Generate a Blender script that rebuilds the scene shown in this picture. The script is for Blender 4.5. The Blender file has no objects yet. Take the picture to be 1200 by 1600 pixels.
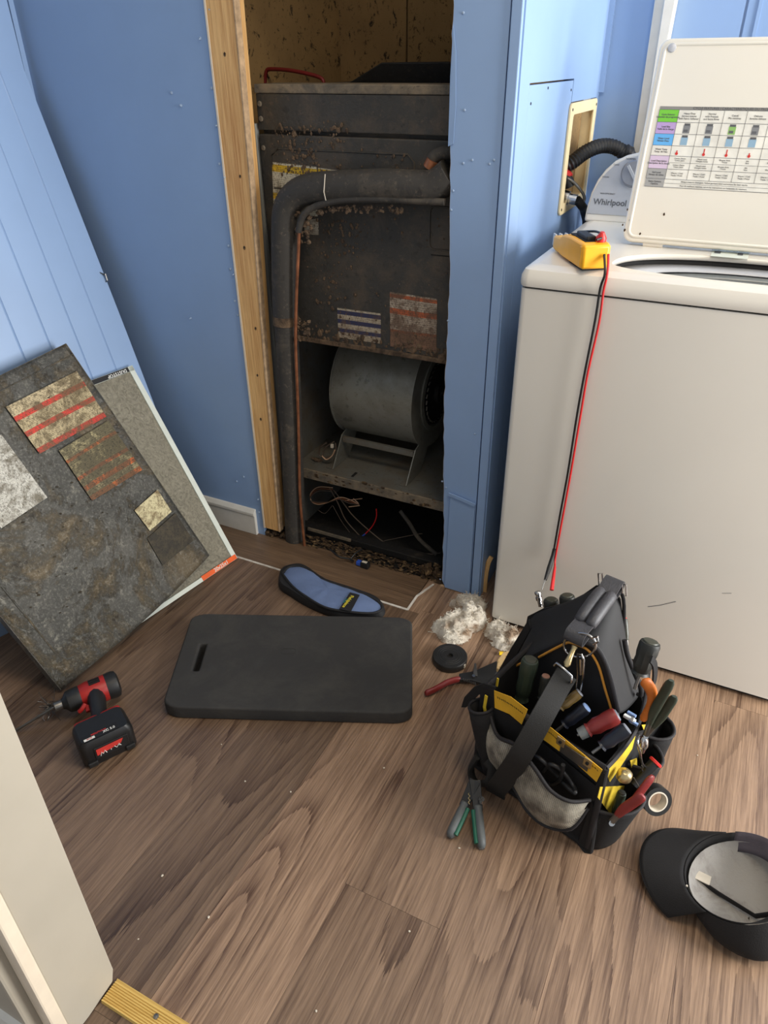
import bpy, bmesh, math, random
from mathutils import Vector, Matrix, noise
import numpy as np
random.seed(7)
R = math.radians
# ------------------------------------------------------------------ camera
F, PITCH, ROLL, YAW, CAMH = 1130.0, R(32.1), R(-.63), R(26.7), 1.25
_f = Vector((0, math.cos(PITCH), -math.sin(PITCH))); _r = Vector((1, 0, 0)); _u = _r.cross(_f)
_c, _s = math.cos(ROLL), math.sin(ROLL)
_r, _u = _c*_r + _s*_u, -_s*_r + _c*_u
_Z = Matrix.Rotation(YAW, 3, 'Z')
FW, RT, UP = _Z @ _f, _Z @ _r, _Z @ _u
CP = Vector((0, 0, CAMH))
scn = bpy.context.scene
cd = bpy.data.cameras.new('camera'); cam = bpy.data.objects.new('camera', cd)
scn.collection.objects.link(cam); scn.camera = cam
cd.sensor_fit = 'VERTICAL'; cd.sensor_height = 24; cd.lens = 24*F/1600; cd.clip_start = .02
M = Matrix((RT, UP, -FW)).transposed().to_4x4(); M.translation = CP
cam.matrix_world = M
# ------------------------------------------------------------------ light
world = bpy.data.worlds.new('world'); scn.world = world; world.use_nodes = True
world.node_tree.nodes['Background'].inputs[0].default_value = (.88, .93, 1.0, 1)
world.node_tree.nodes['Background'].inputs[1].default_value = .40
def area(name, loc, target, sx, sy, power, col):
    l = bpy.data.lights.new(name, 'AREA'); l.shape = 'RECTANGLE'; l.size = sx; l.size_y = sy
    l.energy = power; l.color = col
    o = bpy.data.objects.new(name, l); scn.collection.objects.link(o); o.location = loc
    o.rotation_euler = (Vector(target)-Vector(loc)).to_track_quat('-Z', 'Y').to_euler(); return o
area('window_daylight', (2.25, 1.36, 1.12), (-1.0, 1.0, .5), 1.5, 1.7, 112, (1.0, .985, .955))
area('ceiling_fill', (.1, .7, 2.34), (-.1, .9, 0), .5, .5, 9, (1.0, .84, .64))  # warm fill light added overhead, not a known lamp
vs = scn.view_settings
scn.display_settings.display_device = 'sRGB'
vs.view_transform = 'Standard'; vs.look = 'None'; vs.gamma = 1; vs.use_curve_mapping = False
vs.exposure = .5
scn.cycles.use_denoising = True
# pixel rays of the photograph, met with real planes of the room
def ray(x, y): return FW + RT*((x-600)/F) - UP*((y-800)/F)
def onz(x, y, z=0.): d = ray(x, y); return CP + d*((z-CAMH)/d.z)
def ony(x, y, Y): d = ray(x, y); return CP + d*(Y/d.y)
def onx(x, y, X): d = ray(x, y); return CP + d*(X/d.x)
def onp(x, y, p, n): d = ray(x, y); return CP + d*((Vector(p)-CP).dot(n)/d.dot(n))
# ------------------------------------------------------------------ materials
def srgb(*c): return tuple(((v/255+.055)/1.055)**2.4 if v > 10 else v/255/12.92 for v in c)+(1,)
class N:
    def __init__(s, name):
        s.m = bpy.data.materials.new(name); s.m.use_nodes = True; s.t = s.m.node_tree
        s.b = s.t.nodes['Principled BSDF']
    def n(s, typ, **k):
        q = s.t.nodes.new(typ)
        for a, b in k.items():
            if a.startswith('i_'): q.inputs[a[2:].replace('_', ' ')].default_value = b
            else: setattr(q, a, b)
        return q
    def l(s, a, b): s.t.links.new(a, b)
    def coord(s, kind='Object', scale=(1, 1, 1), rnd=False):
        tc = s.n('ShaderNodeTexCoord'); mp = s.n('ShaderNodeMapping'); mp.inputs['Scale'].default_value = scale
        src = tc.outputs[kind]
        if rnd:
            oi = s.n('ShaderNodeObjectInfo'); ml = s.n('ShaderNodeVectorMath', operation='MULTIPLY_ADD')
            ml.inputs[1].default_value = (37, 53, 11); s.l(oi.outputs['Random'], ml.inputs[0]); s.l(src, ml.inputs[2]); src = ml.outputs[0]
        s.l(src, mp.inputs['Vector']); return mp.outputs[0]
    def noise(s, vec, scale, detail=4, rough=.55, dist=0):
        q = s.n('ShaderNodeTexNoise'); q.inputs['Scale'].default_value = scale; q.inputs['Detail'].default_value = detail
        q.inputs['Roughness'].default_value = rough; q.inputs['Distortion'].default_value = dist
        s.l(vec, q.inputs['Vector']); return q.outputs['Fac']
    def ramp(s, fac, stops, interp='LINEAR'):
        q = s.n('ShaderNodeValToRGB'); cr = q.color_ramp; cr.interpolation = interp
        while len(cr.elements) < len(stops): cr.elements.new(.5)
        for e, (p, c) in zip(cr.elements, stops):
            e.position = p; e.color = c if len(c) == 4 else tuple(c)+(1,)
        s.l(fac, q.inputs[0]); return q.outputs[0]
    def mix(s, fac, a, b, mode='MIX'):
        q = s.n('ShaderNodeMix', data_type='RGBA', blend_type=mode)
        for v, i in ((fac, 0), (a, 6), (b, 7)):
            if isinstance(v, (float, int)): q.inputs[i].default_value = v
            elif isinstance(v, tuple): q.inputs[i].default_value = v
            else: s.l(v, q.inputs[i])
        return q.outputs[2]
    def math(s, op, a, b=0., c=0.):
        q = s.n('ShaderNodeMath', operation=op)
        for i, v in enumerate((a, b, c)):
            if isinstance(v, (float, int)): q.inputs[i].default_value = v
            else: s.l(v, q.inputs[i])
        return q.outputs[0]
    def bump(s, h, strength=.3, dist=.002):
        q = s.n('ShaderNodeBump'); q.inputs['Strength'].default_value = strength; q.inputs['Distance'].default_value = dist
        s.l(h, q.inputs['Height']); s.l(q.outputs[0], s.b.inputs['Normal'])
    def fin(s, col=None, rough=.5, metal=0., **k):
        if col is not None:
            if isinstance(col, tuple): s.b.inputs['Base Color'].default_value = col
            else: s.l(col, s.b.inputs['Base Color'])
        if isinstance(rough, (float, int)): s.b.inputs['Roughness'].default_value = rough
        else: s.l(rough, s.b.inputs['Roughness'])
        s.b.inputs['Metallic'].default_value = metal
        for a, b in k.items(): s.b.inputs[a].default_value = b
        return s.m
def plain(name, c, rough=.5, metal=0., var=.12, scale=30, bump=.1, bs=200, **k):
    q = N(name); v = q.coord(); c = srgb(*c)
    dk = tuple(x*(1-var) for x in c[:3])+(1,); lt = tuple(min(1, x*(1+var)) for x in c[:3])+(1,)
    col = q.ramp(q.noise(v, scale), [(.3, dk), (.7, lt)])
    if bump: q.bump(q.noise(v, bs, 3), bump, .001)
    return q.fin(col, rough, metal, **k)
def dirty(name, base, dirt, lo=.5, hi=.62, scale=14, rough=.6, metal=0., speck=True, bump=.5):
    q = N(name); v = q.coord(); b, d = srgb(*base), srgb(*dirt)
    f = q.ramp(q.noise(v, scale, 8, .7, .4), [(lo, (0, 0, 0)), (hi, (1, 1, 1))])
    col = q.mix(f, b, d)
    if speck:
        f2 = q.ramp(q.noise(v, scale*9, 5, .7), [(.58, (0, 0, 0)), (.66, (1, 1, 1))])
        col = q.mix(q.math('MULTIPLY', f2, .55), col, d)
        f3 = q.ramp(q.noise(v, scale*5, 5, .7), [(.34, (1, 1, 1)), (.40, (0, 0, 0))])
        col = q.mix(q.math('MULTIPLY', f3, .5), col, tuple(x*.35 for x in b[:3])+(1,))
    q.bump(q.noise(v, scale*7, 6, .7), bump, .003)
    return q.fin(col, rough, metal)
def wood(name, dark, light, rough=.5, axis='Y', ring=1., rnd=True, knots=True, tint=None):
    q = N(name)
    def sc(k): return {'Y': (1, k, 1), 'X': (k, 1, 1), 'Z': (1, 1, k)}[axis]
    fine = q.noise(q.coord(rnd=rnd, scale=sc(.028)), 300, 4, .7)
    fine = q.ramp(fine, [(.36, (0, 0, 0)), (.64, (1, 1, 1))])
    mid = q.noise(q.coord(rnd=rnd, scale=sc(.03)), 60, 3, .55)
    n1 = q.noise(q.coord(rnd=rnd, scale=sc(.12)), 2.6, 2, .42, .2)
    n1 = q.math('ADD', n1, q.math('MULTIPLY', fine, .0022))
    rings = q.math('FRACT', q.math('MULTIPLY', n1, 46.*ring))
    rings = q.math('POWER', rings, 2.2)
    msk = q.ramp(q.noise(q.coord(rnd=rnd, scale=sc(.25)), 4.2, 2, .5), [(.44, (0, 0, 0)), (.58, (1, 1, 1))])
    rings = q.math('MULTIPLY', rings, msk)
    big = q.noise(q.coord(rnd=rnd, scale=sc(.2)), 7, 3, .5)
    a = q.math('MULTIPLY_ADD', fine, .26, q.math('MULTIPLY', mid, .36))
    a = q.math('ADD', a, q.math('MULTIPLY', big, .40))
    a = q.math('SUBTRACT', a, q.math('MULTIPLY', rings, .24))
    col = q.ramp(a, [(.18, srgb(*dark)), (.78, srgb(*light))])
    if knots:
        kn = q.ramp(q.noise(q.coord(rnd=rnd, scale=sc(.4)), 8, 2, .5, .3), [(.20, (1, 1, 1)), (.29, (0, 0, 0))])
        col = q.mix(q.math('MULTIPLY', kn, .7), col, tuple(x*.5 for x in srgb(*dark)[:3])+(1,))
    if tint:
        oi = q.n('ShaderNodeObjectInfo'); col = q.mix(1., col, oi.outputs['Color'], 'MULTIPLY')
    q.bump(fine, .2, .0006)
    return q.fin(col, rough)
def label_mat(name, stops, dirt=(90, 80, 62), amount=.5, lines=24, ink=.5, cols=0, scale=7):
    """printed label: bands up the V axis (v0, colour), print in fine rows, dirt over it"""
    q = N(name); tc = q.n('ShaderNodeTexCoord'); sp = q.n('ShaderNodeSeparateXYZ'); q.l(tc.outputs['UV'], sp.inputs[0])
    col = q.ramp(sp.outputs[1], [(p, srgb(*c)) for p, c in stops], 'CONSTANT')
    if lines:
        cb = q.n('ShaderNodeCombineXYZ'); q.l(q.math('MULTIPLY', sp.outputs[0], 70.), cb.inputs[0])
        q.l(q.math('FLOOR', q.math('MULTIPLY', sp.outputs[1], float(lines))), cb.inputs[1])
        nz = q.noise(cb.outputs[0], 1.7, 2)
        row = q.math('GREATER_THAN', q.math('FRACT', q.math('MULTIPLY', sp.outputs[1], float(lines))), .45)
        tx = q.math('MULTIPLY', q.math('MULTIPLY', q.math('GREATER_THAN', nz, .48), row), ink)
        col = q.mix(tx, col, (.05, .045, .04, 1))
    v = q.coord('Object'); 
    f = q.ramp(q.noise(v, scale*3, 9, .75, .6), [(1-amount-.08, (0, 0, 0)), (1-amount+.05, (1, 1, 1))])
    col = q.mix(q.math('MULTIPLY', f, .85), col, srgb(*dirt))
    f2 = q.ramp(q.noise(v, 190, 4, .7), [(.52, (0, 0, 0)), (.60, (1, 1, 1))])
    col = q.mix(q.math('MULTIPLY', f2, min(.75, amount*1.3)), col, tuple(x*.5 for x in srgb(*dirt)[:3])+(1,))
    q.bump(q.noise(v, 150, 5, .7), .5, .0015)
    return q.fin(col, .7)
BLUE = (138, 165, 203)
m_blue = plain('blue_paint', BLUE, .42, var=.03, scale=5, bump=.08, bs=90)
m_blue_edge = plain('blue_paint_edge', (150, 170, 195), .6)
m_white = plain('white_trim_paint', (214, 210, 200), .45, var=.05)
m_cream = plain('cream_wall_paint', (176, 168, 152), .5, var=.05, scale=6, bump=.15, bs=60)
m_cream_trim = plain('cream_casing_paint', (226, 212, 190), .4, var=.05)
m_ceiling = plain('ceiling_paint', (225, 222, 212), .8)
m_raw = plain('torn_board_edge', (178, 150, 118), .9, var=.3, scale=60, bump=.6)
m_plank = wood('vinyl_oak_plank', (76, 54, 41), (172, 143, 117), .36, tint=1)
m_plankx = wood('vinyl_oak_strip', (60, 46, 35), (132, 106, 82), .4, 'X')
m_sub = plain('subfloor', (50, 38, 30), .9)
m_pine = wood('pine_stud', (176, 118, 60), (250, 208, 142), .6, 'Z', .5)
m_pine_plain = wood('yellow_tread', (190, 150, 70), (232, 200, 120), .55, 'X', .4, knots=True)
m_caulk = plain('white_caulk', (205, 198, 186), .7, var=.2, scale=60)
m_moldwall = None
def mold():
    q = N('mold_stained_board'); v = q.coord()
    base = q.ramp(q.noise(v, 3, 5), [(.3, srgb(128, 102, 66)), (.7, srgb(172, 140, 92))])
    f = q.ramp(q.noise(q.coord(scale=(1.6, 1, 1)), 30, 8, .78, .5), [(.57, (0, 0, 0)), (.61, (1, 1, 1))])
    f2 = q.ramp(q.noise(v, 90, 5, .7), [(.60, (0, 0, 0)), (.68, (1, 1, 1))])
    c = q.mix(q.math('MULTIPLY', f, .9), base, srgb(20, 16, 12)); c = q.mix(q.math('MULTIPLY', f2, .7), c, srgb(30, 24, 18))
    q.bump(f, .3); return q.fin(c, .85)
m_mold = mold()
m_galv = dirty('dusty_galvanised_steel', (118, 118, 112), (112, 98, 80), .42, .7, 9, .5, .35, bump=.25)
m_blower = dirty('grey_blower_steel', (138, 138, 130), (108, 102, 88), .45, .75, 7, .42, .35, bump=.15)
m_ahu = dirty('dusty_dark_cabinet_steel', (60, 58, 54), (92, 80, 66), .48, .72, 8, .6, .1, bump=.7)
m_ahu_edge = dirty('dusty_lip', (92, 86, 76), (130, 116, 96), .4, .6, 20, .8)
m_lint = dirty('lint_clumps', (120, 98, 76), (70, 56, 44), .4, .6, 40, .95, bump=1.)
m_dirt = dirty('rotted_debris', (62, 46, 30), (150, 122, 84), .5, .66, 60, .95, bump=1.)
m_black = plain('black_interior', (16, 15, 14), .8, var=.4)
m_blackpan = dirty('black_base_pan', (20, 19, 18), (60, 52, 42), .6, .75, 12, .7)
m_foam = dirty('black_pipe_insulation', (56, 53, 49), (104, 94, 80), .5, .8, 10, .75, bump=.3)
m_copper = plain('oxidised_copper', (150, 96, 66), .45, .6, var=.4, scale=40)
m_cover = None
def cover_mat():
    q = N('soiled_grey_panel'); v = q.coord()
    base = q.ramp(q.noise(v, 4, 7, .65), [(.35, srgb(62, 62, 58)), (.65, srgb(94, 92, 86))])
    f = q.ramp(q.noise(v, 5, 10, .75, .6), [(.49, (0, 0, 0)), (.58, (1, 1, 1))])
    c = q.mix(q.math('MULTIPLY', f, .8), base, srgb(108, 94, 70))
    f2 = q.ramp(q.noise(v, 34, 9, .8, .3), [(.55, (0, 0, 0)), (.66, (1, 1, 1))])
    c = q.mix(q.math('MULTIPLY', f2, .55), c, srgb(168, 164, 150))
    f3 = q.ramp(q.noise(v, 26, 9, .8, .5), [(.38, (1, 1, 1)), (.45, (0, 0, 0))])
    c = q.mix(q.math('MULTIPLY', f3, .7), c, srgb(44, 38, 30))
    f4 = q.ramp(q.noise(v, 160, 5, .8), [(.5, (0, 0, 0)), (.7, (1, 1, 1))])
    c = q.mix(q.math('MULTIPLY', f4, .3), c, srgb(186, 184, 176))
    q.bump(q.math('ADD', q.noise(v, 70, 8, .75), q.math('MULTIPLY', f, .5)), .9, .004); return q.fin(c, .36, .2)
m_cover = cover_mat()
m_filter = None
def filt_mat():
    q = N('grey_filter_media'); v = q.coord(scale=(1, 1, 1))
    a = q.noise(v, 45, 7, .8, 2.5)
    c = q.ramp(a, [(.3, srgb(96, 92, 80)), (.7, srgb(168, 162, 144))])
    q.bump(a, .8, .004); return q.fin(c, .95)
m_filter = filt_mat()
m_card = plain('white_card_frame', (212, 218, 208), .6, var=.05)
m_orange = plain('orange_print', (236, 96, 26), .6)
m_ink = plain('black_print', (22, 22, 24), .6, bump=0)
m_inkw = plain('white_print', (230, 230, 224), .6, bump=0)
m_gtext = plain('grey_print', (84, 86, 90), .5, bump=0)
m_enam = plain('white_enamel', (226, 221, 210), .22, var=.02, scale=3, bump=.02, bs=30)
m_enam_lid = plain('white_enamel_lid', (224, 219, 206), .2, var=.02, scale=3, bump=.02, bs=30)
m_console = plain('grey_console_plastic', (178, 180, 184), .35, var=.03)
m_knob = plain('silver_knob', (150, 152, 158), .3, .5)
m_tub = plain('grey_tub_ring', (120, 124, 124), .35, .2)
m_ivory = plain('ivory_plastic', (228, 208, 164), .45, var=.06)
m_hose = plain('black_rubber_hose', (22, 22, 23), .5)
m_red = plain('red_plastic', (196, 44, 40), .4)
m_chrome = plain('chrome_metal', (190, 190, 190), .22, 1., var=.1)
m_steel = plain('worn_steel', (120, 118, 114), .38, .9, var=.2)
m_brass = plain('brass_metal', (196, 176, 130), .3, .9, var=.15)
m_yellow = plain('yellow_meter_plastic', (246, 176, 30), .38, var=.04)
m_fab = plain('black_nylon_fabric', (17, 16, 17), .82, var=.25, scale=60, bump=.5, bs=500)
m_fab2 = plain('black_neoprene', (22, 22, 24), .7, var=.15, scale=30, bump=.25, bs=700)
m_bind = plain('black_edge_binding', (32, 30, 32), .75, var=.2, bump=.4, bs=400)
m_strap = plain('black_webbing', (24, 23, 21), .78, var=.15, bump=.6, bs=600)
m_dial = plain('yellow_label_fabric', (226, 172, 40), .7, var=.12, bump=.3)
m_lining = plain('yellow_lining_fabric', (206, 176, 40), .8, var=.2, scale=40, bump=.5)
m_pipe = plain('amber_piping', (196, 136, 50), .6)
m_leather = plain('grey_padded_handle', (60, 60, 64), .5, var=.2, bump=.7, bs=300)
def mesh_mat():
    q = N('grey_net_mesh'); tc = q.n('ShaderNodeTexCoord'); sp = q.n('ShaderNodeSeparateXYZ'); q.l(tc.outputs['UV'], sp.inputs[0])
    a = q.math('GREATER_THAN', q.math('FRACT', q.math('MULTIPLY', sp.outputs[0], 70.)), .45)
    b = q.math('GREATER_THAN', q.math('FRACT', q.math('MULTIPLY', sp.outputs[1], 40.)), .45)
    h = q.math('MAXIMUM', a, b)
    q.l(q.math('MAXIMUM', h, .45), q.b.inputs['Alpha'])
    c = q.ramp(q.noise(q.coord(), 30, 4), [(.35, srgb(96, 92, 84)), (.68, srgb(176, 170, 154))])
    q.bump(h, .4, .001); return q.fin(c, .45, .1)
m_mesh = mesh_mat()
m_grip_black = plain('black_rubber_grip', (34, 36, 33), .5, var=.2)
m_grip_olive = plain('dark_olive_grip', (52, 54, 44), .45, var=.2)
m_grip_red = plain('dark_red_grip', (122, 38, 36), .42, var=.15)
m_grip_green = plain('dark_green_grip', (48, 58, 46), .45, var=.2)
m_grip_grey = plain('grey_rubber_grip', (88, 92, 92), .55, var=.12)
m_grip_teal = plain('green_rubber_inlay', (24, 92, 70), .5)
m_navy = plain('navy_grip', (24, 28, 40), .4)
m_bluecap = plain('pale_blue_cap', (126, 152, 196), .4)
m_greycap = plain('grey_ring_cap', (120, 124, 134), .4)
m_amber = plain('amber_acetate', (120, 98, 56), .25, var=.3, scale=60, **{'Transmission Weight': .3})
m_orangeh = plain('orange_handle', (196, 104, 30), .45)
m_tapeb = plain('black_vinyl_tape', (34, 33, 32), .45, var=.2)
m_tapew = plain('cream_tape_core', (206, 196, 178), .6)
m_pad = dirty('dark_foam_pad', (52, 51, 50), (68, 66, 62), .45, .75, 8, .85, speck=False, bump=.25)
m_pouch_blue = plain('slate_blue_cloth', (98, 116, 152), .8, var=.12, scale=12, bump=.5, bs=300)
m_pouch_blk = plain('black_pouch_cloth', (26, 26, 28), .75, bump=.5)
m_logo = plain('yellow_embroidery', (206, 190, 60), .7)
m_tealp = plain('teal_embroidery', (40, 120, 120), .7)
def rag_mat():
    q = N('soiled_terry_cloth'); v = q.coord()
    f = q.ramp(q.noise(v, 14, 5, .6, .6), [(.47, (0, 0, 0)), (.63, (1, 1, 1))])
    c = q.mix(q.math('MULTIPLY', f, .8), srgb(240, 232, 216), srgb(140, 104, 66))
    f2 = q.ramp(q.noise(v, 260, 3, .7), [(.6, (0, 0, 0)), (.7, (1, 1, 1))])
    c = q.mix(q.math('MULTIPLY', f2, .5), c, srgb(90, 78, 62))
    q.bump(q.noise(v, 330, 4, .8), 1., .004); return q.fin(c, .95)
m_rag = rag_mat()
m_drillred = plain('red_tool_shell', (158, 30, 26), .42, var=.12)
m_drillblk = plain('black_tool_rubber', (26, 27, 28), .5, var=.2, bump=.3)
m_batt = plain('black_battery_shell', (24, 24, 25), .45, var=.2)
m_sticker_red = plain('red_battery_sticker', (196, 56, 50), .4)
m_cap = plain('black_cap_twill', (20, 18, 18), .85, var=.15, bump=.5, bs=500)
m_capside = plain('faded_cap_twill', (86, 80, 88), .85, var=.15, bump=.5, bs=500)
m_caplin = dirty('grey_cap_lining', (168, 164, 158), (120, 114, 108), .5, .75, 14, .9, speck=False, bump=.3)
m_tan = dirty('tan_cracked_pouch', (186, 158, 112), (60, 48, 34), .56, .62, 60, .7, speck=False)
m_wire_w = plain('cream_wire', (196, 160, 130), .5, bump=0)
m_wire_d = plain('dusty_wire', (88, 76, 66), .6, bump=0)
m_wire_b = plain('black_wire', (16, 16, 16), .35, bump=0)
m_wire_r = plain('red_wire', (206, 34, 36), .35, bump=0)
m_wire_bl = plain('blue_wire', (50, 90, 190), .4, bump=0)
m_nutylw = plain('yellow_nut_plastic', (236, 196, 40), .4)
m_greyp = dirty('speckled_grey_sheet', (142, 142, 136), (40, 36, 30), .68, .72, 30, .7, speck=False, bump=.1)
m_copperend = plain('brown_end_cap', (150, 112, 96), .5)
# ------------------------------------------------------------------ mesh building
WL = {}
def V3(p): return Vector(p)
class MB:
    def __init__(s): s.v = []; s.f = []; s.mi = []; s.uv = {}; s.mats = []; s.cur = 0
    def mat(s, m):
        if m not in s.mats: s.mats.append(m)
        s.cur = s.mats.index(m); return s
    def add(s, vs, fs, uvs=None):
        b = len(s.v); s.v += [Vector(p) for p in vs]
        for k, f in enumerate(fs):
            if uvs: s.uv[len(s.f)] = uvs[k]
            s.f.append([b+i for i in f]); s.mi.append(s.cur)
        return s
    def box(s, lo, hi, rot=None, c=None):
        lo, hi = V3(lo), V3(hi)
        vs = [Vector((x, y, z)) for z in (lo.z, hi.z) for y in (lo.y, hi.y) for x in (lo.x, hi.x)]
        if rot is not None:
            c = V3(c) if c is not None else Vector(); vs = [c + rot @ p for p in vs]
        return s.add(vs, [(0, 2, 3, 1), (4, 5, 7, 6), (0, 1, 5, 4), (2, 6, 7, 3), (0, 4, 6, 2), (1, 3, 7, 5)])
    def prism(s, pts, vec):
        n = len(pts); vec = V3(vec); a = [V3(p) for p in pts]
        return s.add(a+[p+vec for p in a], [list(range(n))[::-1], [n+i for i in range(n)]]+[(i, (i+1) % n, n+(i+1) % n, n+i) for i in range(n)])
    def quaduv(s, pts):
        return s.add(pts, [(0, 1, 2, 3)], [[(0, 0), (1, 0), (1, 1), (0, 1)]])
    def tube(s, pts, r, n=8, closed=False, flat=None):
        pts = [V3(p) for p in pts]; m = len(pts); rs = r if isinstance(r, (list, tuple)) else [r]*m
        vs = []; up = None
        for i, p in enumerate(pts):
            a = pts[i-1] if (i > 0 or closed) else p; b = pts[(i+1) % m] if (i < m-1 or closed) else p
            t = (b-a).normalized()
            if up is None:
                up = Vector((0, 0, 1)) if abs(t.z) < .9 else Vector((1, 0, 0))
            x = (up - t*up.dot(t)).normalized(); y = t.cross(x); up = x
            for k in range(n):
                an = 2*math.pi*k/n; vs.append(p + x*math.cos(an)*rs[i] + y*math.sin(an)*rs[i]*(flat or 1))
        fs = []
        for i in range(m if closed else m-1):
            j = (i+1) % m
            for k in range(n): fs.append((i*n+k, i*n+(k+1) % n, j*n+(k+1) % n, j*n+k))
        if not closed: fs += [list(range(n))[::-1], [(m-1)*n+k for k in range(n)]]
        return s.add(vs, fs)
    def lathe(s, prof, o, ax, n=20, flute=0, fr=(0, 99)):
        """prof: (radius, height) along axis ax from o"""
        o, ax = V3(o), V3(ax).normalized(); x = ax.orthogonal().normalized(); y = ax.cross(x); vs = []
        for i, (r, h) in enumerate(prof):
            for k in range(n):
                an = 2*math.pi*k/n; q = r
                if flute and fr[0] <= i <= fr[1] and k % 2: q = r*(1-flute)
                vs.append(o + ax*h + (x*math.cos(an)+y*math.sin(an))*q)
        fs = [(i*n+k, i*n+(k+1) % n, (i+1)*n+(k+1) % n, (i+1)*n+k) for i in range(len(prof)-1) for k in range(n)]
        fs += [list(range(n))[::-1], [(len(prof)-1)*n+k for k in range(n)]]
        return s.add(vs, fs)
    def grid(s, fn, nu, nv, th=None, closeu=False):
        vs = [V3(fn(i/nu, j/nv)) for j in range(nv+1) for i in range(nu+1)]; W = nu+1
        fs = []; uvs = []
        for j in range(nv):
            for i in range(nu):
                fs.append((j*W+i, j*W+i+1, (j+1)*W+i+1, (j+1)*W+i))
                uvs.append([(i/nu, j/nv), ((i+1)/nu, j/nv), ((i+1)/nu, (j+1)/nv), (i/nu, (j+1)/nv)])
        return s.add(vs, fs, uvs)
    def strap(s, pts, wd, w, t):
        """flat band along pts, wd = width direction(s)"""
        pts = [V3(p) for p in pts]; m = len(pts); vs = []
        for i, p in enumerate(pts):
            tg = (pts[min(i+1, m-1)]-pts[max(i-1, 0)]).normalized()
            d = V3(wd[i] if isinstance(wd, list) else wd); d = (d - tg*d.dot(tg)).normalized(); nn = tg.cross(d)
            for a, b in ((-1, -1), (1, -1), (1, 1), (-1, 1)): vs.append(p + d*a*w/2 + nn*b*t/2)
        fs = [(i*4+k, i*4+(k+1) % 4, i*4+4+(k+1) % 4, i*4+4+k) for i in range(m-1) for k in range(4)]
        fs += [(3, 2, 1, 0), tuple((m-1)*4+k for k in range(4))]
        return s.add(vs, fs)
    def mesh(s, me, mw=None):
        mw = mw or Matrix(); return s.add([mw @ v.co for v in me.vertices], [list(p.vertices) for p in me.polygons])
    def blob(s, c, r, sub=2, amp=.3, fq=30, sc=(1, 1, 1)):
        bm = bmesh.new(); bmesh.ops.create_icosphere(bm, subdivisions=sub, radius=1); c = V3(c)
        for v in bm.verts:
            d = Vector((v.co.x*sc[0], v.co.y*sc[1], v.co.z*sc[2]))*r
            v.co = c + d*(1+amp*noise.noise((c+d)*fq)*2)
        vs = [v.co.copy() for v in bm.verts]; bm.verts.index_update(); fs = [[v.index for v in f.verts] for f in bm.faces]; bm.free()
        return s.add(vs, fs)
    def build(s, name, parent=None, m=None, smooth=None, bevel=0, solid=0, sub=0, label=None, kind=None, cat=None, group=None, origin=None, keepn=False):
        if m: s.mats = s.mats or [m]
        c = V3(origin) if origin is not None else sum(s.v, Vector())/max(1, len(s.v))
        me = bpy.data.meshes.new(name); me.from_pydata([p-c for p in s.v], [], s.f)
        for q in s.mats: me.materials.append(q)
        uvl = me.uv_layers.new(name='uv')
        for p in me.polygons:
            p.material_index = s.mi[p.index] if len(s.mats) > 1 else 0
            if p.index in s.uv:
                for li, co in zip(p.loop_indices, s.uv[p.index]): uvl.data[li].uv = co
        if not keepn:
            bm = bmesh.new(); bm.from_mesh(me); bmesh.ops.recalc_face_normals(bm, faces=bm.faces); bm.to_mesh(me); bm.free()
        if smooth is not None:
            for p in me.polygons: p.use_smooth = True
            me.set_sharp_from_angle(angle=R(smooth))
        o = bpy.data.objects.new(name, me); scn.collection.objects.link(o)
        pl = WL[parent.name] if parent else Vector()
        o.parent = parent; o.location = c - pl; WL[o.name] = c
        if solid: q = o.modifiers.new('s', 'SOLIDIFY'); q.thickness = solid; q.offset = 0
        if sub: q = o.modifiers.new('u', 'SUBSURF'); q.levels = sub; q.render_levels = sub
        if bevel:
            q = o.modifiers.new('b', 'BEVEL'); q.width = bevel; q.segments = 2; q.limit_method = 'ANGLE'; q.angle_limit = R(40)
        tagp(o, label, cat, group, kind); return o
def tagp(o, label=None, cat=None, group=None, kind=None):
    if label: o['label'] = label
    if cat: o['category'] = cat
    if group: o['group'] = group
    if kind: o['kind'] = kind
    return o
def thing(name, label, cat, loc, group=None, kind=None):
    o = bpy.data.objects.new(name, None); scn.collection.objects.link(o); o.location = loc; o.empty_display_size = .05
    WL[o.name] = V3(loc); return tagp(o, label, cat, group, kind)
def textmesh(body, size, ext=.0003, bold=False):
    cu = bpy.data.curves.new('t', 'FONT'); cu.body = body; cu.size = size; cu.extrude = ext; cu.align_x = 'CENTER'; cu.align_y = 'CENTER'
    if bold: cu.offset = size*.015
    cu.resolution_u = 3
    o = bpy.data.objects.new('t', cu); scn.collection.objects.link(o)
    bpy.context.view_layer.update()
    me = bpy.data.meshes.new_from_object(o.evaluated_get(bpy.context.evaluated_depsgraph_get()))
    bpy.data.objects.remove(o); return me
def curvesolid(loops, ext, bev=0, res=2):
    cu = bpy.data.curves.new('c', 'CURVE'); cu.dimensions = '2D'; cu.fill_mode = 'BOTH'; cu.extrude = ext; cu.bevel_depth = bev; cu.bevel_resolution = res
    for lp in loops:
        sp = cu.splines.new('POLY'); sp.points.add(len(lp)-1); sp.use_cyclic_u = True
        for i, p in enumerate(lp): sp.points[i].co = (p[0], p[1], 0, 1)
    o = bpy.data.objects.new('c', cu); scn.collection.objects.link(o); bpy.context.view_layer.update()
    me = bpy.data.meshes.new_from_object(o.evaluated_get(bpy.context.evaluated_depsgraph_get()))
    bpy.data.objects.remove(o); return me
def frame(o, x, y):
    """matrix with origin o, x axis x, y axis near y"""
    x = V3(x).normalized(); z = x.cross(V3(y)).normalized(); y = z.cross(x)
    m = Matrix((x, y, z)).transposed().to_4x4(); m.translation = V3(o); return m
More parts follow.
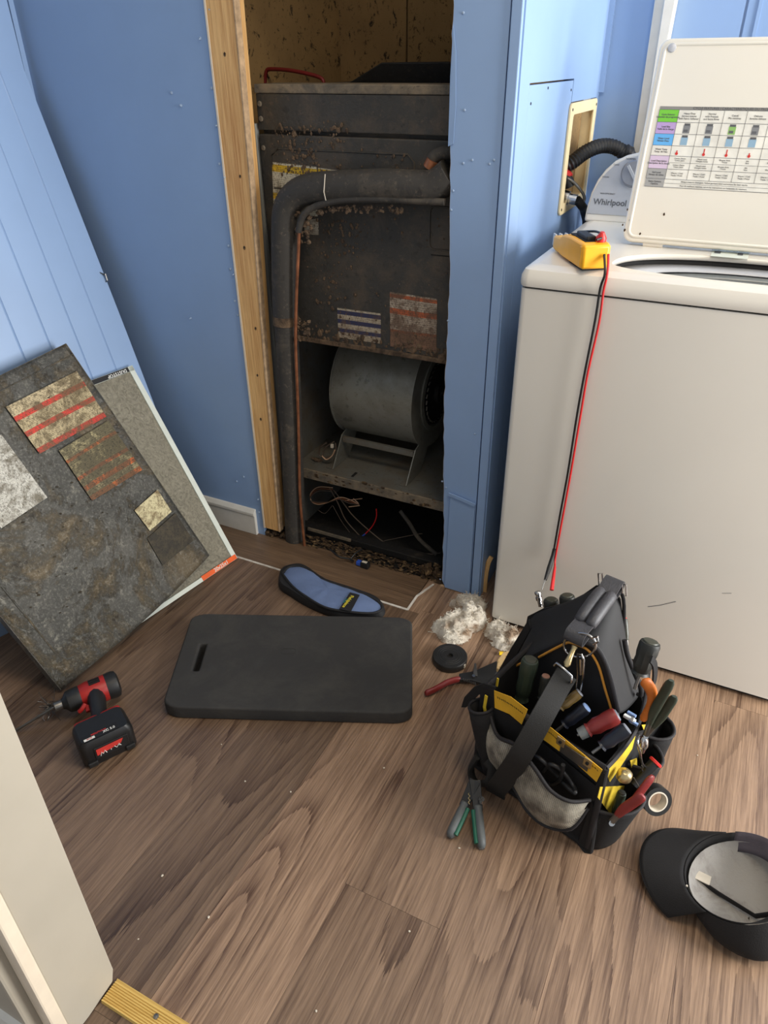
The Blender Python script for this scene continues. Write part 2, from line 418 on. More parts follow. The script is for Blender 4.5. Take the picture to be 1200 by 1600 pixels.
def rrect(w, h, r, n=5, cx=0, cy=0):
    out = []
    for sx, sy, a0 in ((1, 1, 0), (-1, 1, 90), (-1, -1, 180), (1, -1, 270)):
        for k in range(n+1):
            a = R(a0+90*k/n); out.append((cx+sx*(w/2-r)+r*math.cos(a), cy+sy*(h/2-r)+r*math.sin(a)))
    return out
def smoothpath(pts, n=6):
    pts = [V3(p) for p in pts]; out = []
    for i in range(len(pts)-1):
        p0, p1, p2, p3 = pts[max(i-1, 0)], pts[i], pts[i+1], pts[min(i+2, len(pts)-1)]
        for k in range(n):
            t = k/n; out.append(.5*((2*p1)+(p2-p0)*t+(2*p0-5*p1+4*p2-p3)*t*t+(3*p1-p0-3*p2+p3)*t**3))
    out.append(pts[-1]); return out
def ragged(lo, hi, n, amp, seed):
    rr = random.Random(seed); return [(lo+(hi-lo)*i/n, rr.uniform(-amp, amp)) for i in range(n+1)]
WY = 1.5      # face of the closet wall
SX = -.465    # face of the side wall beside the washer
CL = -1.745   # left corner
# ================================================================== STRUCTURE
fl = MB().box((-1.9, -.6, -.03), (1.6, 2.25, -.008)).build('floor', m=m_sub, kind='structure')
def plank(x0, x1, y0, y1, m=m_plank, z=0.):
    g = .0002
    o = MB().box((x0+g, y0+g, z-.008), (x1-g, y1-g, z)).build('plank', fl, m)
    k = round((x0+.037)/.183); t = {-5: .72, -4: .58, -3: 1.08, -2: .80, -1: .88, 0: 1.06, 1: 1.0, -6: .66, -7: .6}.get(k, .85)
    o.color = (t, t*.985, t*.97, 1); return o
rr = random.Random(3)
for k in range(-10, 10):
    x0 = -.037+.183*k; x1 = x0+.183; y = {-5: -.5, -4: -1.62, -3: -.52, -2: -1.27, -1: -.45, 0: -1.02, 1: -.52}.get(k, -.6+rr.uniform(-1.8, -.3))
    if x1 < -1.9 or x0 > 1.5: continue
    top = 2.2
    while y < top:
        y2 = y+1.9
        a, b = max(y, -.6), min(y2, top)
        if x0 < -.62:      # stop at the closet strip
            if x1 > -.62:
                if a < 1.365: plank(x0, x1, a, min(b, 1.365))
                if b > 1.365: plank(-.62, x1, max(a, 1.365), b)
            elif a < 1.365: plank(x0, x1, a, min(b, 1.365))
        elif a < b: plank(x0, x1, a, b)
        y = y2
for x0, x1 in ((-1.9, -1.30), (-1.30, -.622)): plank(x0, x1, 1.367, 1.515, m_plankx)
cq = MB()
cq.strap(smoothpath([(-1.45, 1.366, .0008), (-1.1, 1.367, .0008), (-.75, 1.366, .0008), (-.62, 1.366, .0008)]), (0, 1, 0), .0065, .002)
cq.strap([(-.62, 1.364, .0009), (-.621, 1.43, .0009), (-.6, 1.497, .0009)], (1, 0, 0), .006, .002)
cq.build('caulk_line', fl, m_caulk, label='white caulk line along the edge of the floor strip')
# closet floor
MB().box((-1.2, 1.515, -.02), (-.5, 2.2, -.004)).build('closet_floor', fl, m_blackpan)
# wall to the left of the opening
def slab(name, pts_xz, y0, y1, m, **k):
    return MB().prism([(x, y0, z) for x, z in pts_xz], (0, y1-y0, 0)).build(name, None, m, **k)
MB().box((-1.02, 2.151, 0), (-.96, 2.155, 2.4)).build('closet_backing', fl, m_black)  # black board added behind the joint to keep world light out
wl = slab('wall_back_left', [(CL, 0), (-1.168, 0), (-1.166, 1.1), (-1.160, 2.4), (CL, 2.4)], WY, WY+.012, m_blue, kind='structure', label='blue board wall left of the closet opening')
# right strip with ragged cut edge
rg = [(-.5775+.0028*math.sin(z*9)+e - .0165*z, z) for z, e in ragged(0, 2.4, 110, .0016, 5)]
rg[0] = (-.566, 0)
wr = slab('wall_back_strip', [(SX-.028, 0), (SX-.026, 2.4)]+rg[::-1], WY, WY+.010, m_blue, kind='structure', label='narrow blue board strip right of the closet opening, ragged cut edge')
MB().prism([(x-.0012, WY+.0015, z) for x, z in rg]+[(x+.01, WY+.0015, z) for x, z in rg[::-1]], (0, .0085, 0)).build('torn_edge', wr, m_raw)
# lower ledge box on the strip
MB().prism([(-.566, WY-.006, .004), (-.494, WY-.006, .002), (-.494, WY-.006, .292), (-.562, WY-.006, .305)], (0, .006, 0)).build('patch_panel', wr, m_blue, bevel=.001)
MB().strap(smoothpath([(-.566, WY-.007, .306), (-.53, WY-.008, .300), (-.493, WY-.007, .291)]), (0, 0, 1), .008, .004).build('paint_seam', wr, m_blue)
MB().box((-.58, WY-.003, -.001), (-.49, WY+.004, .004)).build('torn_edge', wr, m_raw)
# peeled paint flap top left of strip
MB().prism([(-.6015, WY-.002, 1.10), (-.59, WY-.003, 1.105), (-.588, WY-.003, 1.17), (-.592, WY-.003, 1.26), (-.599, WY-.003, 1.30), (-.602, WY-.002, 1.22)], (0, .0015, 0)).build('peeling_paint', wr, m_blue)
# corner trim between strip and side wall
ct = MB().box((SX-.024, WY-.005, 0), (SX-.003, WY+.02, 2.4)).build('trim_1', None, m_blue, bevel=.002, kind='structure', label='blue corner batten beside the washer')
# side wall (x = SX) in pieces around real gaps
sw = MB().box((SX-.014, WY+.004, 0), (SX, 1.566, 2.4)).box((SX-.014, 1.566, 1.207), (SX, 2.2, 2.4)).box((SX-.014, 1.9135, 1.16), (SX, 2.172, 1.207)).box((SX-.014, 2.172, 0), (SX, 2.2, 1.207)).build('wall_side', None, m_blue, kind='structure', label='blue wall beside the washer with the water box')
MB().box((SX-.0515, WY+.02, 0), (SX-.049, 2.2, 2.4)).build('backing', sw, m_black)
ap = MB().box((SX-.014, 1.569, 0), (SX-.0005, 1.912, 1.2035)).box((SX-.014, 1.912, 0), (SX-.0005, 2.172, .918)).build('access_panel', sw, m_blue, bevel=.0008, label='blue access panel with open dark joints')
for (y, z) in ((1.585, 1.172), (1.897, 1.185), (1.70, 1.195)):
    MB().lathe([(.0028, 0), (.0024, .0012)], (SX-.0005, y, z), (1, 0, 0), 8).build('screw_hole', sw, m_black)
# back wall right of side wall
bw = MB().box((SX-.014, 2.2, 0), (-.156, 2.215, 2.4)).box((-.150, 2.2, 0), (1.6, 2.215, 2.4)).build('wall_back', None, m_blue, kind='structure', label='blue back wall behind the washer')
MB().box((-.156, 2.2065, 0), (-.150, 2.212, 2.4)).build('seam', bw, m_blue)
MB().box((-.128, 2.196, 0), (-.120, 2.2, 2.4)).build('batten', bw, m_blue)
MB().box((SX, 2.188, 1.17), (SX+.012, 2.2, 2.4)).build('trim_2', None, m_blue, kind='structure', label='thin blue corner moulding above the water box')
tw = MB().prism([(-.357, 2.17, 1.42), (-.352, 2.17, .98), (-.326, 2.17, .98), (-.333, 2.17, 1.42)], (0, .028, 0)).mat(m_white)
tw.prism([(-.333, 2.155, 1.42), (-.330, 2.155, .98), (-.317, 2.155, .98), (-.305, 2.155, 1.42)], (0, .043, 0))
tw.build('trim_3', None, m_white, bevel=.002, kind='structure', label='white two-step moulding rising behind the washer lid')
# left wall, ceiling, unseen right wall, its window opening shaped to shade the jamb
MB().box((CL-.012, .33, 0), (CL, WY+.012, 2.4)).build('wall_left', None, m_blue, kind='structure')
MB().box((CL, WY-.014, 0), (CL+.014, WY, 2.4)).build('trim_4', None, m_blue, kind='structure', label='thin blue moulding in the left corner')
MB().box((-1.9, -.6, 2.4), (1.65, 2.25, 2.42)).build('ceiling', None, m_ceiling, kind='structure')
MB().box((1.6, .2, 2.1), (1.62, 2.2, 2.4)).box((1.6, .2, 0), (1.62, .80, 2.1)).box((1.6, 2.1, 0), (1.62, 2.2, 2.1)).build('wall_right', None, m_blue, kind='structure')
# near wall with door jamb (left of the camera)
JX = -.655
near = MB().box((-1.9, .243, 0), (JX-.004, .326, 2.4)).build('wall_front', None, m_cream, kind='structure', label='cream wall left of the doorway', bevel=.004)
MB().prism([(JX-.03, .236, .0), (JX, .236, .0), (JX, .27, .0), (JX, .3285, .02), (JX, .330, .05), (JX, .330, 2.05), (JX-.03, .330, 2.05)][:0] or [(JX-.02, .238, 0.0), (JX-.02, .238, 2.05), (JX-.02, .330, 2.05), (JX-.02, .330, .03), (JX-.02, .322, .006), (JX-.02, .27, -.001)], (.02, 0, 0)).build('door_1', None, m_cream, bevel=.0025, kind='structure', label='painted door jamb, cream, at the lower left')
MB().prism([(JX-.02, .218, .0), (JX-.02, .238, .0), (JX-.02, .238, 2.05), (JX-.02, .222, 2.05)], (.026, 0, 0)).build('trim_5', None, m_cream_trim, bevel=.003, kind='structure', label='pinkish cream door casing strip')
MB().box((-1.9, .200, 0), (JX-.02, .2425, 2.05)).build('trim_6', None, m_cream, kind='structure', bevel=.004, label='flat casing board beside the doorway')
bb2 = MB()
bb2.prism([(-1.9, .200, 0), (-1.9, .184, 0), (-1.9, .182, .06), (-1.9, .188, .075), (-1.9, .192, .09), (-1.9, .200, .095)], (1.9+JX-.022, 0, 0)).build('baseboard_front', None, m_white, kind='structure', smooth=30)
# baseboard left of opening
bb = MB()
prof = [(WY, 0), (WY-.011, 0), (WY-.011, .066), (WY-.014, .07), (WY-.014, .078), (WY-.006, .087), (WY, .089)]
bb.prism([(CL, y, z) for y, z in prof], (-1.192-CL, 0, 0)).build('baseboard_left', None, m_white, kind='structure', bevel=.0012)
# ================================================================== STUD, wall fasteners
st = MB().prism([(-1.1625, WY-.002, 0.03), (-1.113, WY-.002, .03), (-1.105, WY-.002, .58), (-1.094, WY-.002, .99), (-1.088, WY-.002, 1.5), (-1.088, WY-.002, 2.4), (-1.158, WY-.002, 2.4)], (0, .04, 0)).build('trim_7', None, m_pine, bevel=.0015, kind='structure', label='bare pine stud edging the left side of the closet opening')
MB().prism([(x, WY-.003, z) for x, z in ((-1.113, .03), (-1.105, .58), (-1.094, .99), (-1.088, 1.5), (-1.088, 2.4), (-1.0845, 2.4), (-1.0845, 1.5), (-1.0905, .99), (-1.1015, .58), (-1.109, .03))], (0, .02, 0)).build('board_edge', st, m_raw)
MB().prism([(-1.168, WY-.003, .03), (-1.1625, WY-.003, .03), (-1.158, WY-.003, 2.4), (-1.162, WY-.003, 2.4)], (0, .01, 0)).build('board_edge', st, m_cream_trim)
for z, x in ((1.26, -1.125), (1.02, -1.118), (.86, -1.128), (.66, -1.12), (.53, -1.13), (.40, -1.135)):
    MB().blob((x, WY-.002, z), .0035, 1, .2, 50, (1, .25, 1.4)).build('knot', st, m_dirt)
nl = [(313, 60), (328, 15), (330, 100), (339, 196), (331, 138), (343, 256), (352, 277), (357, 384), (360, 420), (366, 428), (367, 470), (372, 492), (298, 497), (370, 752), (381, 745), (404, 780), (405, 800), (268, 145), (283, 165)]
for i, (x, y) in enumerate(nl):
    p = ony(x, y, WY)
    MB().lathe([(.0034, 0), (.0034, .0015), (.0014, .002), (.0012, .006 if i % 3 == 0 else .003)], p, (rr.uniform(-.3, .3), -1, rr.uniform(-.4, .2)), 7).build('nail', wl, m_blue_edge)
for (x, y) in ((700, 501), (705, 328), (724, 255), (738, 250), (772, 250), (765, 256), (742, 678), (756, 740), (691, 752), (697, 762), (714, 776), (726, 172), (724, 20), (708, 298), (688, 905)):
    p = ony(x, y, WY)
    MB().lathe([(.0026, 0), (.0022, .0015), (.001, .002)], p, (0, -1, 0), 7).build('nail', wr, m_blue_edge)
# ================================================================== CLOSET INSIDE
cw = MB().box((-1.25, 2.14, 0), (-.993, 2.15, 2.4)).box((-.989, 2.142, 0), (-.52, 2.15, 2.4)).build('wall_closet_back', None, m_mold, kind='structure', label='mold speckled brown board at the back of the closet')
MB().box((-1.25, 1.545, 0), (-1.2, 2.15, 2.4)).build('wall_closet_left', None, m_mold, kind='structure')
MB().box((-.515, 1.515, 0), (-.49, 2.14, 2.4)).build('wall_closet_right', None, m_mold, kind='structure')
MB().box((-1.175, 1.56, .02), (-1.108, 1.575, 1.125)).build('side_sheet', cw, m_greyp, label='pale speckled grey sheet left of the air handler')
# bottom debris
db = MB(); r2 = random.Random(11)
for i in range(700):
    t = r2.random(); x = -1.13+t*.56; y = 1.508+r2.random()*.052
    db.blob((x, y, .000+r2.random()*.006), r2.uniform(.001, .004), 1, 1.3, 140, (2.0, 1, .45))
for i in range(30): db.blob((-.60+r2.uniform(-.05, .03), 1.515+r2.random()*.04, .005+r2.random()*.03), r2.uniform(.004, .012), 1, .7, 60)
for i in range(26): db.blob((-1.13+r2.uniform(-.03, .05), 1.50+r2.random()*.03, .003+r2.random()*.015), r2.uniform(.003, .009), 1, .7, 60)
tagp(db.build('rotted_floor_debris', None, m_dirt), 'crumbled rotten wood debris along the closet sill below the air handler', 'debris', kind='stuff')
# ================================================================== AIR HANDLER
AY = 1.57
ah = thing('air_handler', 'dusty dark grey upright air handler with open blower bay, standing in the closet', 'air handler', (-.83, 1.8, 0))
X0, X1 = -1.10, -.545
MB().box((X0, AY+.012, .625), (X1, 2.05, 1.198)).build('cabinet', ah, m_ahu, bevel=.002)
MB().box((X0, AY+.004, .0), (X0+.012, 2.05, .625)).build('side_panel', ah, m_galv, bevel=.001)
MB().box((X1-.012, AY+.004, .0), (X1, 2.05, .625)).build('side_panel', ah, m_galv)
MB().box((X0+.012, 2.03, .0), (X1-.012, 2.045, .625)).build('back_panel', ah, m_galv)
MB().box((X0-.004, AY-.006, 1.186), (X1, AY+.10, 1.204)).build('top_lip', ah, m_ahu_edge, bevel=.002)
MB().box((X0-.002, AY-.004, 1.112), (X1, AY+.012, 1.1855)).build('header_panel', ah, m_ahu, bevel=.002)
dr = MB().box((X0-.002, AY-.006, .628), (X1, AY+.012, 1.104)).build('front_panel', ah, m_ahu, bevel=.003)
# embossed outline of the front panel
def emb(pts, r=.0022, par=dr): MB().tube([(x, AY-.006, z) for x, z in pts], r, 6, closed=True, flat=1).build('embossed_bead', par, m_ahu, smooth=60)
emb([(-1.07+.02, 1.075), (-.72, 1.075), (-.705, 1.06), (-.705, .99), (-1.07+.0, .99), (-1.07, 1.06)])
emb(rrect(.12, .09, .012, 3, -.605, .93))
MB().box((-.66, AY-.0075, .872), (-.56, AY-.0055, .874)).build('seam', dr, m_black)
for z in (1.165, 1.135, 1.075): MB().lathe([(.006, 0), (.006, .002), (.004, .004)], (X0+.008, AY-.005, z), (0, -1, 0), 8).build('screw', ah, m_ahu_edge, smooth=40)
MB().box((X0+.004, AY-.011, .622), (X1, AY+.004, .634)).build('bottom_flange', ah, m_lint, bevel=.002)
# labels
def lab(name, pxs, m, par, pl=AY-.0065, label=None):
    q = [ony(x, y, pl) for x, y in pxs]     # bl br tr tl
    return MB().quaduv(q).build(name, par, m, label=label, solid=.0006)
lm_y = label_mat('yellow_white_label', [(0, (206, 200, 180)), (.28, (214, 176, 40)), (.40, (206, 200, 180)), (.82, (214, 176, 40)), (.96, (206, 200, 180))], (92, 80, 62), .42, 26)
lm_b = label_mat('blue_white_label', [(0, (176, 160, 136)), (.08, (176, 160, 136)), (.20, (44, 48, 84)), (.33, (186, 172, 148)), (.50, (44, 48, 84)), (.64, (186, 172, 148)), (.80, (44, 48, 84)), (.94, (196, 184, 160))], (98, 76, 58), .42, 16)
lm_o = label_mat('orange_white_label', [(0, (130, 96, 72)), (.28, (150, 84, 50)), (.33, (176, 160, 140)), (.62, (184, 92, 50)), (.72, (186, 172, 152)), (.91, (196, 98, 50)), (.97, (190, 180, 160))], (92, 70, 54), .5, 26)
lm_w = label_mat('small_white_label', [(0, (190, 180, 160)), (.99, (190, 180, 160))], (92, 76, 60), .45, 14)
lab('warning_label', [(428, 332), (496, 338), (495, 261), (425, 253)], lm_y, dr, label='yellow and white caution label')
lab('data_label', [(497, 300), (534, 300), (533, 267), (497, 262)], lm_y, dr)
lab('data_label', [(477, 366), (498, 367), (497, 341), (474, 345)], lm_w, dr)
lab('wiring_label', [(529, 527), (595, 537), (595, 490), (527, 481)], lm_b, dr, label='white label with three dark blue bands')
lab('hazard_label', [(610, 541), (682, 550), (683, 467), (609, 456)], lm_o, dr, label='white label with orange bands')
# lint clumps
li = MB(); r2 = random.Random(5)
def lint(n, fx, fz, r0, r1):
    for i in range(n):
        x, z = fx(), fz()
        li.blob((x, AY-.0075, z), r2.uniform(r0, r1)*.75, 1, 1.3, 120, (1, .35, 1.3))
lint(230, lambda: r2.uniform(-1.04, -.55), lambda: .634+abs(r2.gauss(0, .018)), .002, .006)
lint(260, lambda: r2.gauss(-.99, .035), lambda: r2.uniform(1.02, 1.12), .001, .0035)
lint(70, lambda: r2.gauss(-.90, .012), lambda: r2.uniform(.99, 1.14), .001, .003)
lint(190, lambda: r2.gauss(-.92, .03), lambda: r2.uniform(.70, .93), .001, .0032)
lint(60, lambda: r2.gauss(-.85, .02), lambda: r2.uniform(.84, .93), .001, .003)
lint(50, lambda: r2.uniform(-1.05, -.86), lambda: 1.118+r2.uniform(-.002, .004), .0015, .004)
lint(40, lambda: r2.uniform(-.80, -.72), lambda: r2.uniform(.98, 1.08), .001, .003)
lint(200, lambda: r2.uniform(-1.04, -.57), lambda: r2.uniform(.66, 1.1), .0008, .002)
li.build('lint', ah, m_lint, kind='stuff', label='brown lint and cobweb stuck to the front')
# shelf / blower deck
MB().box((X0+.012, AY+.002, .222), (X1-.012, 2.03, .228)).build('blower_shelf', ah, m_galv)
MB().box((X0+.012, AY-.002, .198), (X1-.012, AY+.004, .229)).build('shelf_lip', ah, m_ahu_edge, bevel=.0015)
for x, y in ((-.9, 1.60), (-.635, 1.66)): MB().box((x-.004, y-.014, .2285), (x+.004, y+.014, .229)).build('slot', ah, m_black)
rs = MB()
for i in range(60): rs.blob((r2.uniform(X0+.04, X1-.02), AY-.0015, r2.uniform(.2, .229)), r2.uniform(.002, .005), 1, .8, 80, (1.6, .3, .8))
rs.build('rust_flakes', ah, m_dirt, kind='stuff')
MB().box((X0+.012, AY-.004, .0), (X1-.012, AY+.03, .022)).build('base_rail', ah, m_blackpan, bevel=.002)
MB().box((X0+.05, AY-.009, .016), (-.90, AY-.003, .024)).build('base_rail_edge', ah, m_ahu_edge)
MB().box((X0+.012, AY+.03, -.003), (X1-.012, 2.03, .008)).build('base_pan', ah, m_blackpan)
# blower: volute housing with its axis along x
bc = Vector((0, 1.80, .435)); bx0, bx1 = -.985, -.735
def vol(rad=1.):
    out = []
    for k in range(40):
        a = 2*math.pi*k/40; r = .150*rad
        y = math.cos(a)*r*1.12; z = math.sin(a)*r*1.05
        if a < math.pi*.5: y += .03*math.sin(a)
        out.append((bc.y+y*1.0, bc.z+z+.008))
    return out
bl = MB(); vv = vol()
bl.prism([(bx0, y, z) for y, z in vv], (bx1-bx0, 0, 0))
bh = bl.build('blower_housing', ah, m_blower, smooth=35)
for x in (bx0, bx1):
    MB().prism([(x-.0015, y, z) for y, z in vol(1.035)], (.003, 0, 0)).build('end_rim', bh, m_blower)
q = MB(); q.lathe([(.112, 0), (.112, .004), (.100, .006), (.094, -.02), (.094, -.02)], (bx1+.0016, bc.y-.0, bc.z+.005), (1, 0, 0), 40)
q.build('inlet_ring', bh, m_blower, smooth=40)
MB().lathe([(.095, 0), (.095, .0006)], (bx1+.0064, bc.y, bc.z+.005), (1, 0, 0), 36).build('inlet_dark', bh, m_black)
wq = MB()
for k in range(30):
    a = 2*math.pi*k/30; c, s_ = math.cos(a), math.sin(a)
    wq.strap([(bx1+.007, bc.y+c*.086, bc.z+.005+s_*.086), (bx1+.0105, bc.y+c*.086, bc.z+.005+s_*.086)], (0, -s_+.4*c, c+.4*s_), .012, .0012)
wq.build('fan_wheel', bh, m_galv, kind='stuff')
MB().lathe([(.03, 0), (.03, .012), (.008, .013), (.008, .02)], (bx1+.006, bc.y, bc.z+.005), (1, 0, 0), 18).build('motor_hub', bh, m_blackpan, smooth=40)
for k in range(2):
    x = (bx0+.012, bx1-.002)[k]
    MB().prism([(x, 1.60, .229), (x, 1.70, .229), (x, 1.76, .30), (x, 1.70, .325), (x, 1.662, .315)], (.003, 0, 0)).build('mounting_foot', bh, m_blower)
    MB().box((x-.02, 1.60, .229), (x+.003, 1.70, .231)).build('foot_flange', bh, m_galv)
MB().box((bx0+.02, 1.655, .296), (bx1-.004, 1.665, .312)).build('cross_bar', bh, m_galv)
MB().lathe([(.003, 0), (.002, .002)], ony(596, 633, AY+.075), (0, -1, 0), 8).build('rivet_hole', bh, m_black)
# wires (each bundle a part)
def wires(name, paths, r, m, par, label=None):
    w = MB()
    for p in paths: w.tube(smoothpath(p, 5), r, 6)
    return w.build(name, par, m, smooth=60, label=label)
Yw = AY+.03
def wp(px, Y=Yw, dy=None): return [ony(x, y, Y+(dy or 0)*i) for i, (x, y) in enumerate(px)]
for k in range(3):
    d = k*3
    wires('control_wire', [wp([(520, 762+d), (498, 761+d), (486, 770+d), (486, 782), (497, 788-d/2), (515, 784), (530, 777+d/2), (545, 780+d), (561, 788)])], .0016, (m_wire_w, m_copper, m_wire_d)[k], ah)
wires('control_wire', [wp([(515, 762), (528, 786), (540, 812), (560, 835), (563, 838)])], .0018, m_wire_d, ah)
wires('control_wire', [wp([(522, 766), (541, 792), (552, 806), (577, 829), (605, 850), (640, 862), (676, 866)])], .0018, m_wire_d, ah)
wires('control_wire', [wp([(588, 795), (588, 808), (582, 822), (571, 834)])], .0017, m_wire_r, ah, 'red wire end')
wires('control_wire', [wp([(571, 834), (563, 840)])], .0022, m_wire_bl, ah, 'blue wire end')
for w_ in ([(552, 779), (560, 786)], [(540, 782), (566, 779)], [(545, 792), (562, 790)]): wires('control_wire', [wp(w_)], .0013, m_wire_w, ah)
for w_ in ([(520, 790), (534, 815), (552, 840), (556, 852)], [(497, 797), (508, 802), (519, 790)], [(625, 870), (650, 871), (688, 864)], [(600, 845), (650, 835), (660, 834)]): wires('control_wire', [wp(w_)], .0009, m_wire_d, ah)
wires('drain_hose', [wp([(625, 798), (640, 818), (655, 842), (682, 866)])], .006, m_foam, ah)
wires('motor_lead', [wp([(510, 692), (500, 700), (500, 712), (512, 716), (524, 706), (524, 692)], AY+.05), wp([(522, 690), (508, 700), (505, 714), (520, 712)], AY+.052)], .0022, m_wire_d, ah)
wires('motor_lead', [wp([(523, 703), (519, 712), (510, 718), (503, 712)], AY+.045), ], .002, m_wire_w, ah)
MB().box(ony(519, 697, AY+.045)-Vector((.004, .004, .005)), ony(519, 697, AY+.045)+Vector((.004, .004, .006))).build('wire_connector', ah, m_tapew, bevel=.001)
MB().blob((-1.04, AY+.06, .231), .016, 2, .6, 60, (1.3, .8, .4)).build('lint_wad', ah, m_lint)
# top coil case + red hanger
MB().prism([(-.96, 1.74, 1.2), (-.86, 1.72, 1.242), (X1, 1.72, 1.242), (X1, 1.74, 1.2)], (0, .15, 0)).build('coil_case', ah, m_blackpan, bevel=.003)
rw = MB(); rw.tube(smoothpath([ony(414, 130, 1.75), ony(416, 112, 1.75), ony(424, 108, 1.75), ony(460, 111, 1.75), ony(500, 121, 1.75), ony(506, 132, 1.75)], 4), .0045, 8)
tagp(rw.build('wire_hanger', None, plain('dark_red_wire', (110, 24, 24), .5), smooth=60), 'bent dark red wire loop lying on top of the air handler', 'wire')
tp = MB().tube([ony(383, 122, 1.9), ony(399, 124, 1.9), ony(401, 150, 1.9)], .002, 6)
# ================================================================== INSULATED PIPE + COPPER
PY = 1.525
pp = thing('refrigerant_line', 'thick black foam insulated pipe bending down in front of the air handler', 'pipe', ony(456, 845, PY))
pts = [ony(x, y, PY+d) for x, y, d in [(704, 272, .004), (678, 290, .002), (640, 291, 0), (600, 289, 0), (540, 291, 0), (492, 294, 0), (465, 303, 0), (449, 325, 0), (445, 360, 0), (445, 430, 0), (446, 495, 0)]]
t1 = MB().tube(smoothpath(pts, 5), .033, 16).build('foam_sleeve', pp, m_foam, smooth=50)
pts = [ony(x, y, PY) for x, y in [(447, 503), (450, 560), (454, 640), (458, 740), (462, 850)]]
MB().tube(smoothpath(pts, 5), .031, 16).build('foam_sleeve', pp, m_foam, smooth=50)
MB().tube([ony(446, 492, PY), ony(447, 506, PY)], .0335, 16).build('sleeve_joint', pp, m_lint, smooth=50)
MB().tube([ony(508, 272, PY-.03), ony(506, 300, PY-.034), ony(509, 313, PY-.028)], .0012, 6).build('cable_tie', pp, m_tapew)
sm = MB(); sm.tube(smoothpath([ony(x, y, PY-.02) for x, y in [(695, 316), (640, 313), (580, 311), (530, 313), (494, 322), (474, 337), (466, 362)]], 5), .0075, 10)
sm.build('small_foam_sleeve', pp, m_foam, smooth=50)
cq = MB(); cq.tube(smoothpath([ony(x, y, PY-.02) for x, y in [(500, 319), (480, 330), (469, 350), (466, 400), (463, 470), (462, 540), (465, 620), (467, 700), (469, 780), (476, 855)]], 5), .0042, 10)
cq.build('copper_tube', pp, m_copper, smooth=50, label='thin copper line')
MB().tube([ony(650, 312, PY-.018), ony(672, 311, PY-.018)], .006, 10).build('copper_fitting', pp, m_copper, smooth=50)
MB().tube(smoothpath([ony(674, 262, PY+.012), ony(676, 248, PY+.014), ony(690, 240, PY+.018), ony(706, 238, PY+.022)], 4), .014, 12).build('pipe_stub', pp, m_foam, smooth=50)
MB().tube([ony(671, 262, PY+.010), ony(677, 250, PY+.010)], .0145, 12).build('copper_joint', pp, m_copper, smooth=50)
l2 = MB()
for i in range(120):
    t = r2.random(); x, y = (470+t*160, 322+10*r2.random()+(8 if t < .2 else 0))
    if r2.random() < .35: x, y = 462+r2.random()*24, 330+r2.random()*50
    l2.blob(ony(x, y, PY-.012), r2.uniform(.0018, .0055), 1, .9, 90, (1.2, .8, 1))
for i in range(40): l2.blob(ony(462+r2.random()*22, 500+r2.random()*32, PY-.008), r2.uniform(.0018, .006), 1, .9, 90)
l2.build('lint', pp, m_lint, kind='stuff')
# small device on the floor strip
sd = thing('electrical_plug', 'small black and blue plug end on a black lead, lying on the closet sill', 'plug', onz(568, 882))
ax = (onz(580, 886)-onz(552, 877)).normalized()
mw = frame(onz(570, 882, .010), ax, (0, 1, 0))
MB().box((-.011, -.009, -.009), (.014, .009, .009), mw.to_3x3(), mw.translation).build('plug_body', sd, m_drillblk, bevel=.002)
MB().box((-.008, -.005, .0091), (.008, .004, .0095), mw.to_3x3(), mw.translation).build('sticker', sd, m_tapew)
MB().box((-.026, -.007, -.007), (-.011, .007, .006), mw.to_3x3(), mw.translation).build('blue_collar', sd, m_wire_bl, bevel=.002)
MB().tube(smoothpath([onz(552, 877, .01), onz(545, 873, .012), onz(530, 870, .02), onz(516, 858, .03)], 4), .003, 8).build('cord', sd, m_wire_b, smooth=50)
MB().tube(smoothpath([onz(548, 873, .01), onz(556, 864, .02), onz(566, 858, .03)], 4), .0022, 8).build('cord', sd, m_wire_b, smooth=50)
# ================================================================== BEADBOARD SHEET leaning at the left
b0 = onx(320, 845, -1.345); b0.z = .001; b1 = onx(38, 110, -1.716); b2 = Vector((-1.731, b1.y+.004, 1.62))
HD = [Vector((-.28, -1, 0)), Vector((-.175, -1, 0)), Vector((-.01, -1, 0)), Vector((-.005, -1, 0))]
hd = Vector((-.15, -1, 0)).normalized()
def bead(par_pts, w=1.06, nb=14):
    q = MB(); n = 0; cols = []
    pitch = w/nb
    for i in range(nb):
        s0 = i*pitch
        for s, d in ((s0, 0), (s0+pitch-.0058, 0), (s0+pitch-.0046, -.0016), (s0+pitch-.0034, 0), (s0+pitch-.0012, -.0012)): cols.append((s, d))
    cols.append((w, 0))
    nrm = (par_pts[1]-par_pts[0]).cross(hd).normalized()
    if nrm.x < 0: nrm = -nrm
    rows = []; hds = []; K = 14
    for i in range(len(par_pts)-1):
        for k in range(K+(i == len(par_pts)-2)):
            t = k/K; rows.append(par_pts[i].lerp(par_pts[i+1], t)); hds.append(HD[i].lerp(HD[i+1], t))
    vs = []; fs = []
    for base, off in ((0, 0), (1, -.006)):
        for r_, h_ in zip(rows, hds):
            for s, d in cols: vs.append(r_ + h_.normalized()*s + nrm*((d if base == 0 else 0)+off))
    W = len(cols); Hn = len(rows)
    for b in (0, 1):
        for j in range(Hn-1):
            for i in range(W-1):
                a = b*W*Hn+j*W+i; fs.append((a, a+1, a+W+1, a+W))
    for j in range(Hn-1):
        for i in (0, W-1):
            a = j*W+i; fs.append((a, a+W, W*Hn+a+W, W*Hn+a))
    for i in range(W-1):
        for j in (0, Hn-1):
            a = j*W+i; fs.append((a, a+1, W*Hn+a+1, W*Hn+a))
    q.add(vs, fs); return q
bs = bead([b0, b0.lerp(b1, .5)+Vector((.004, 0, 0)), b1, b2])
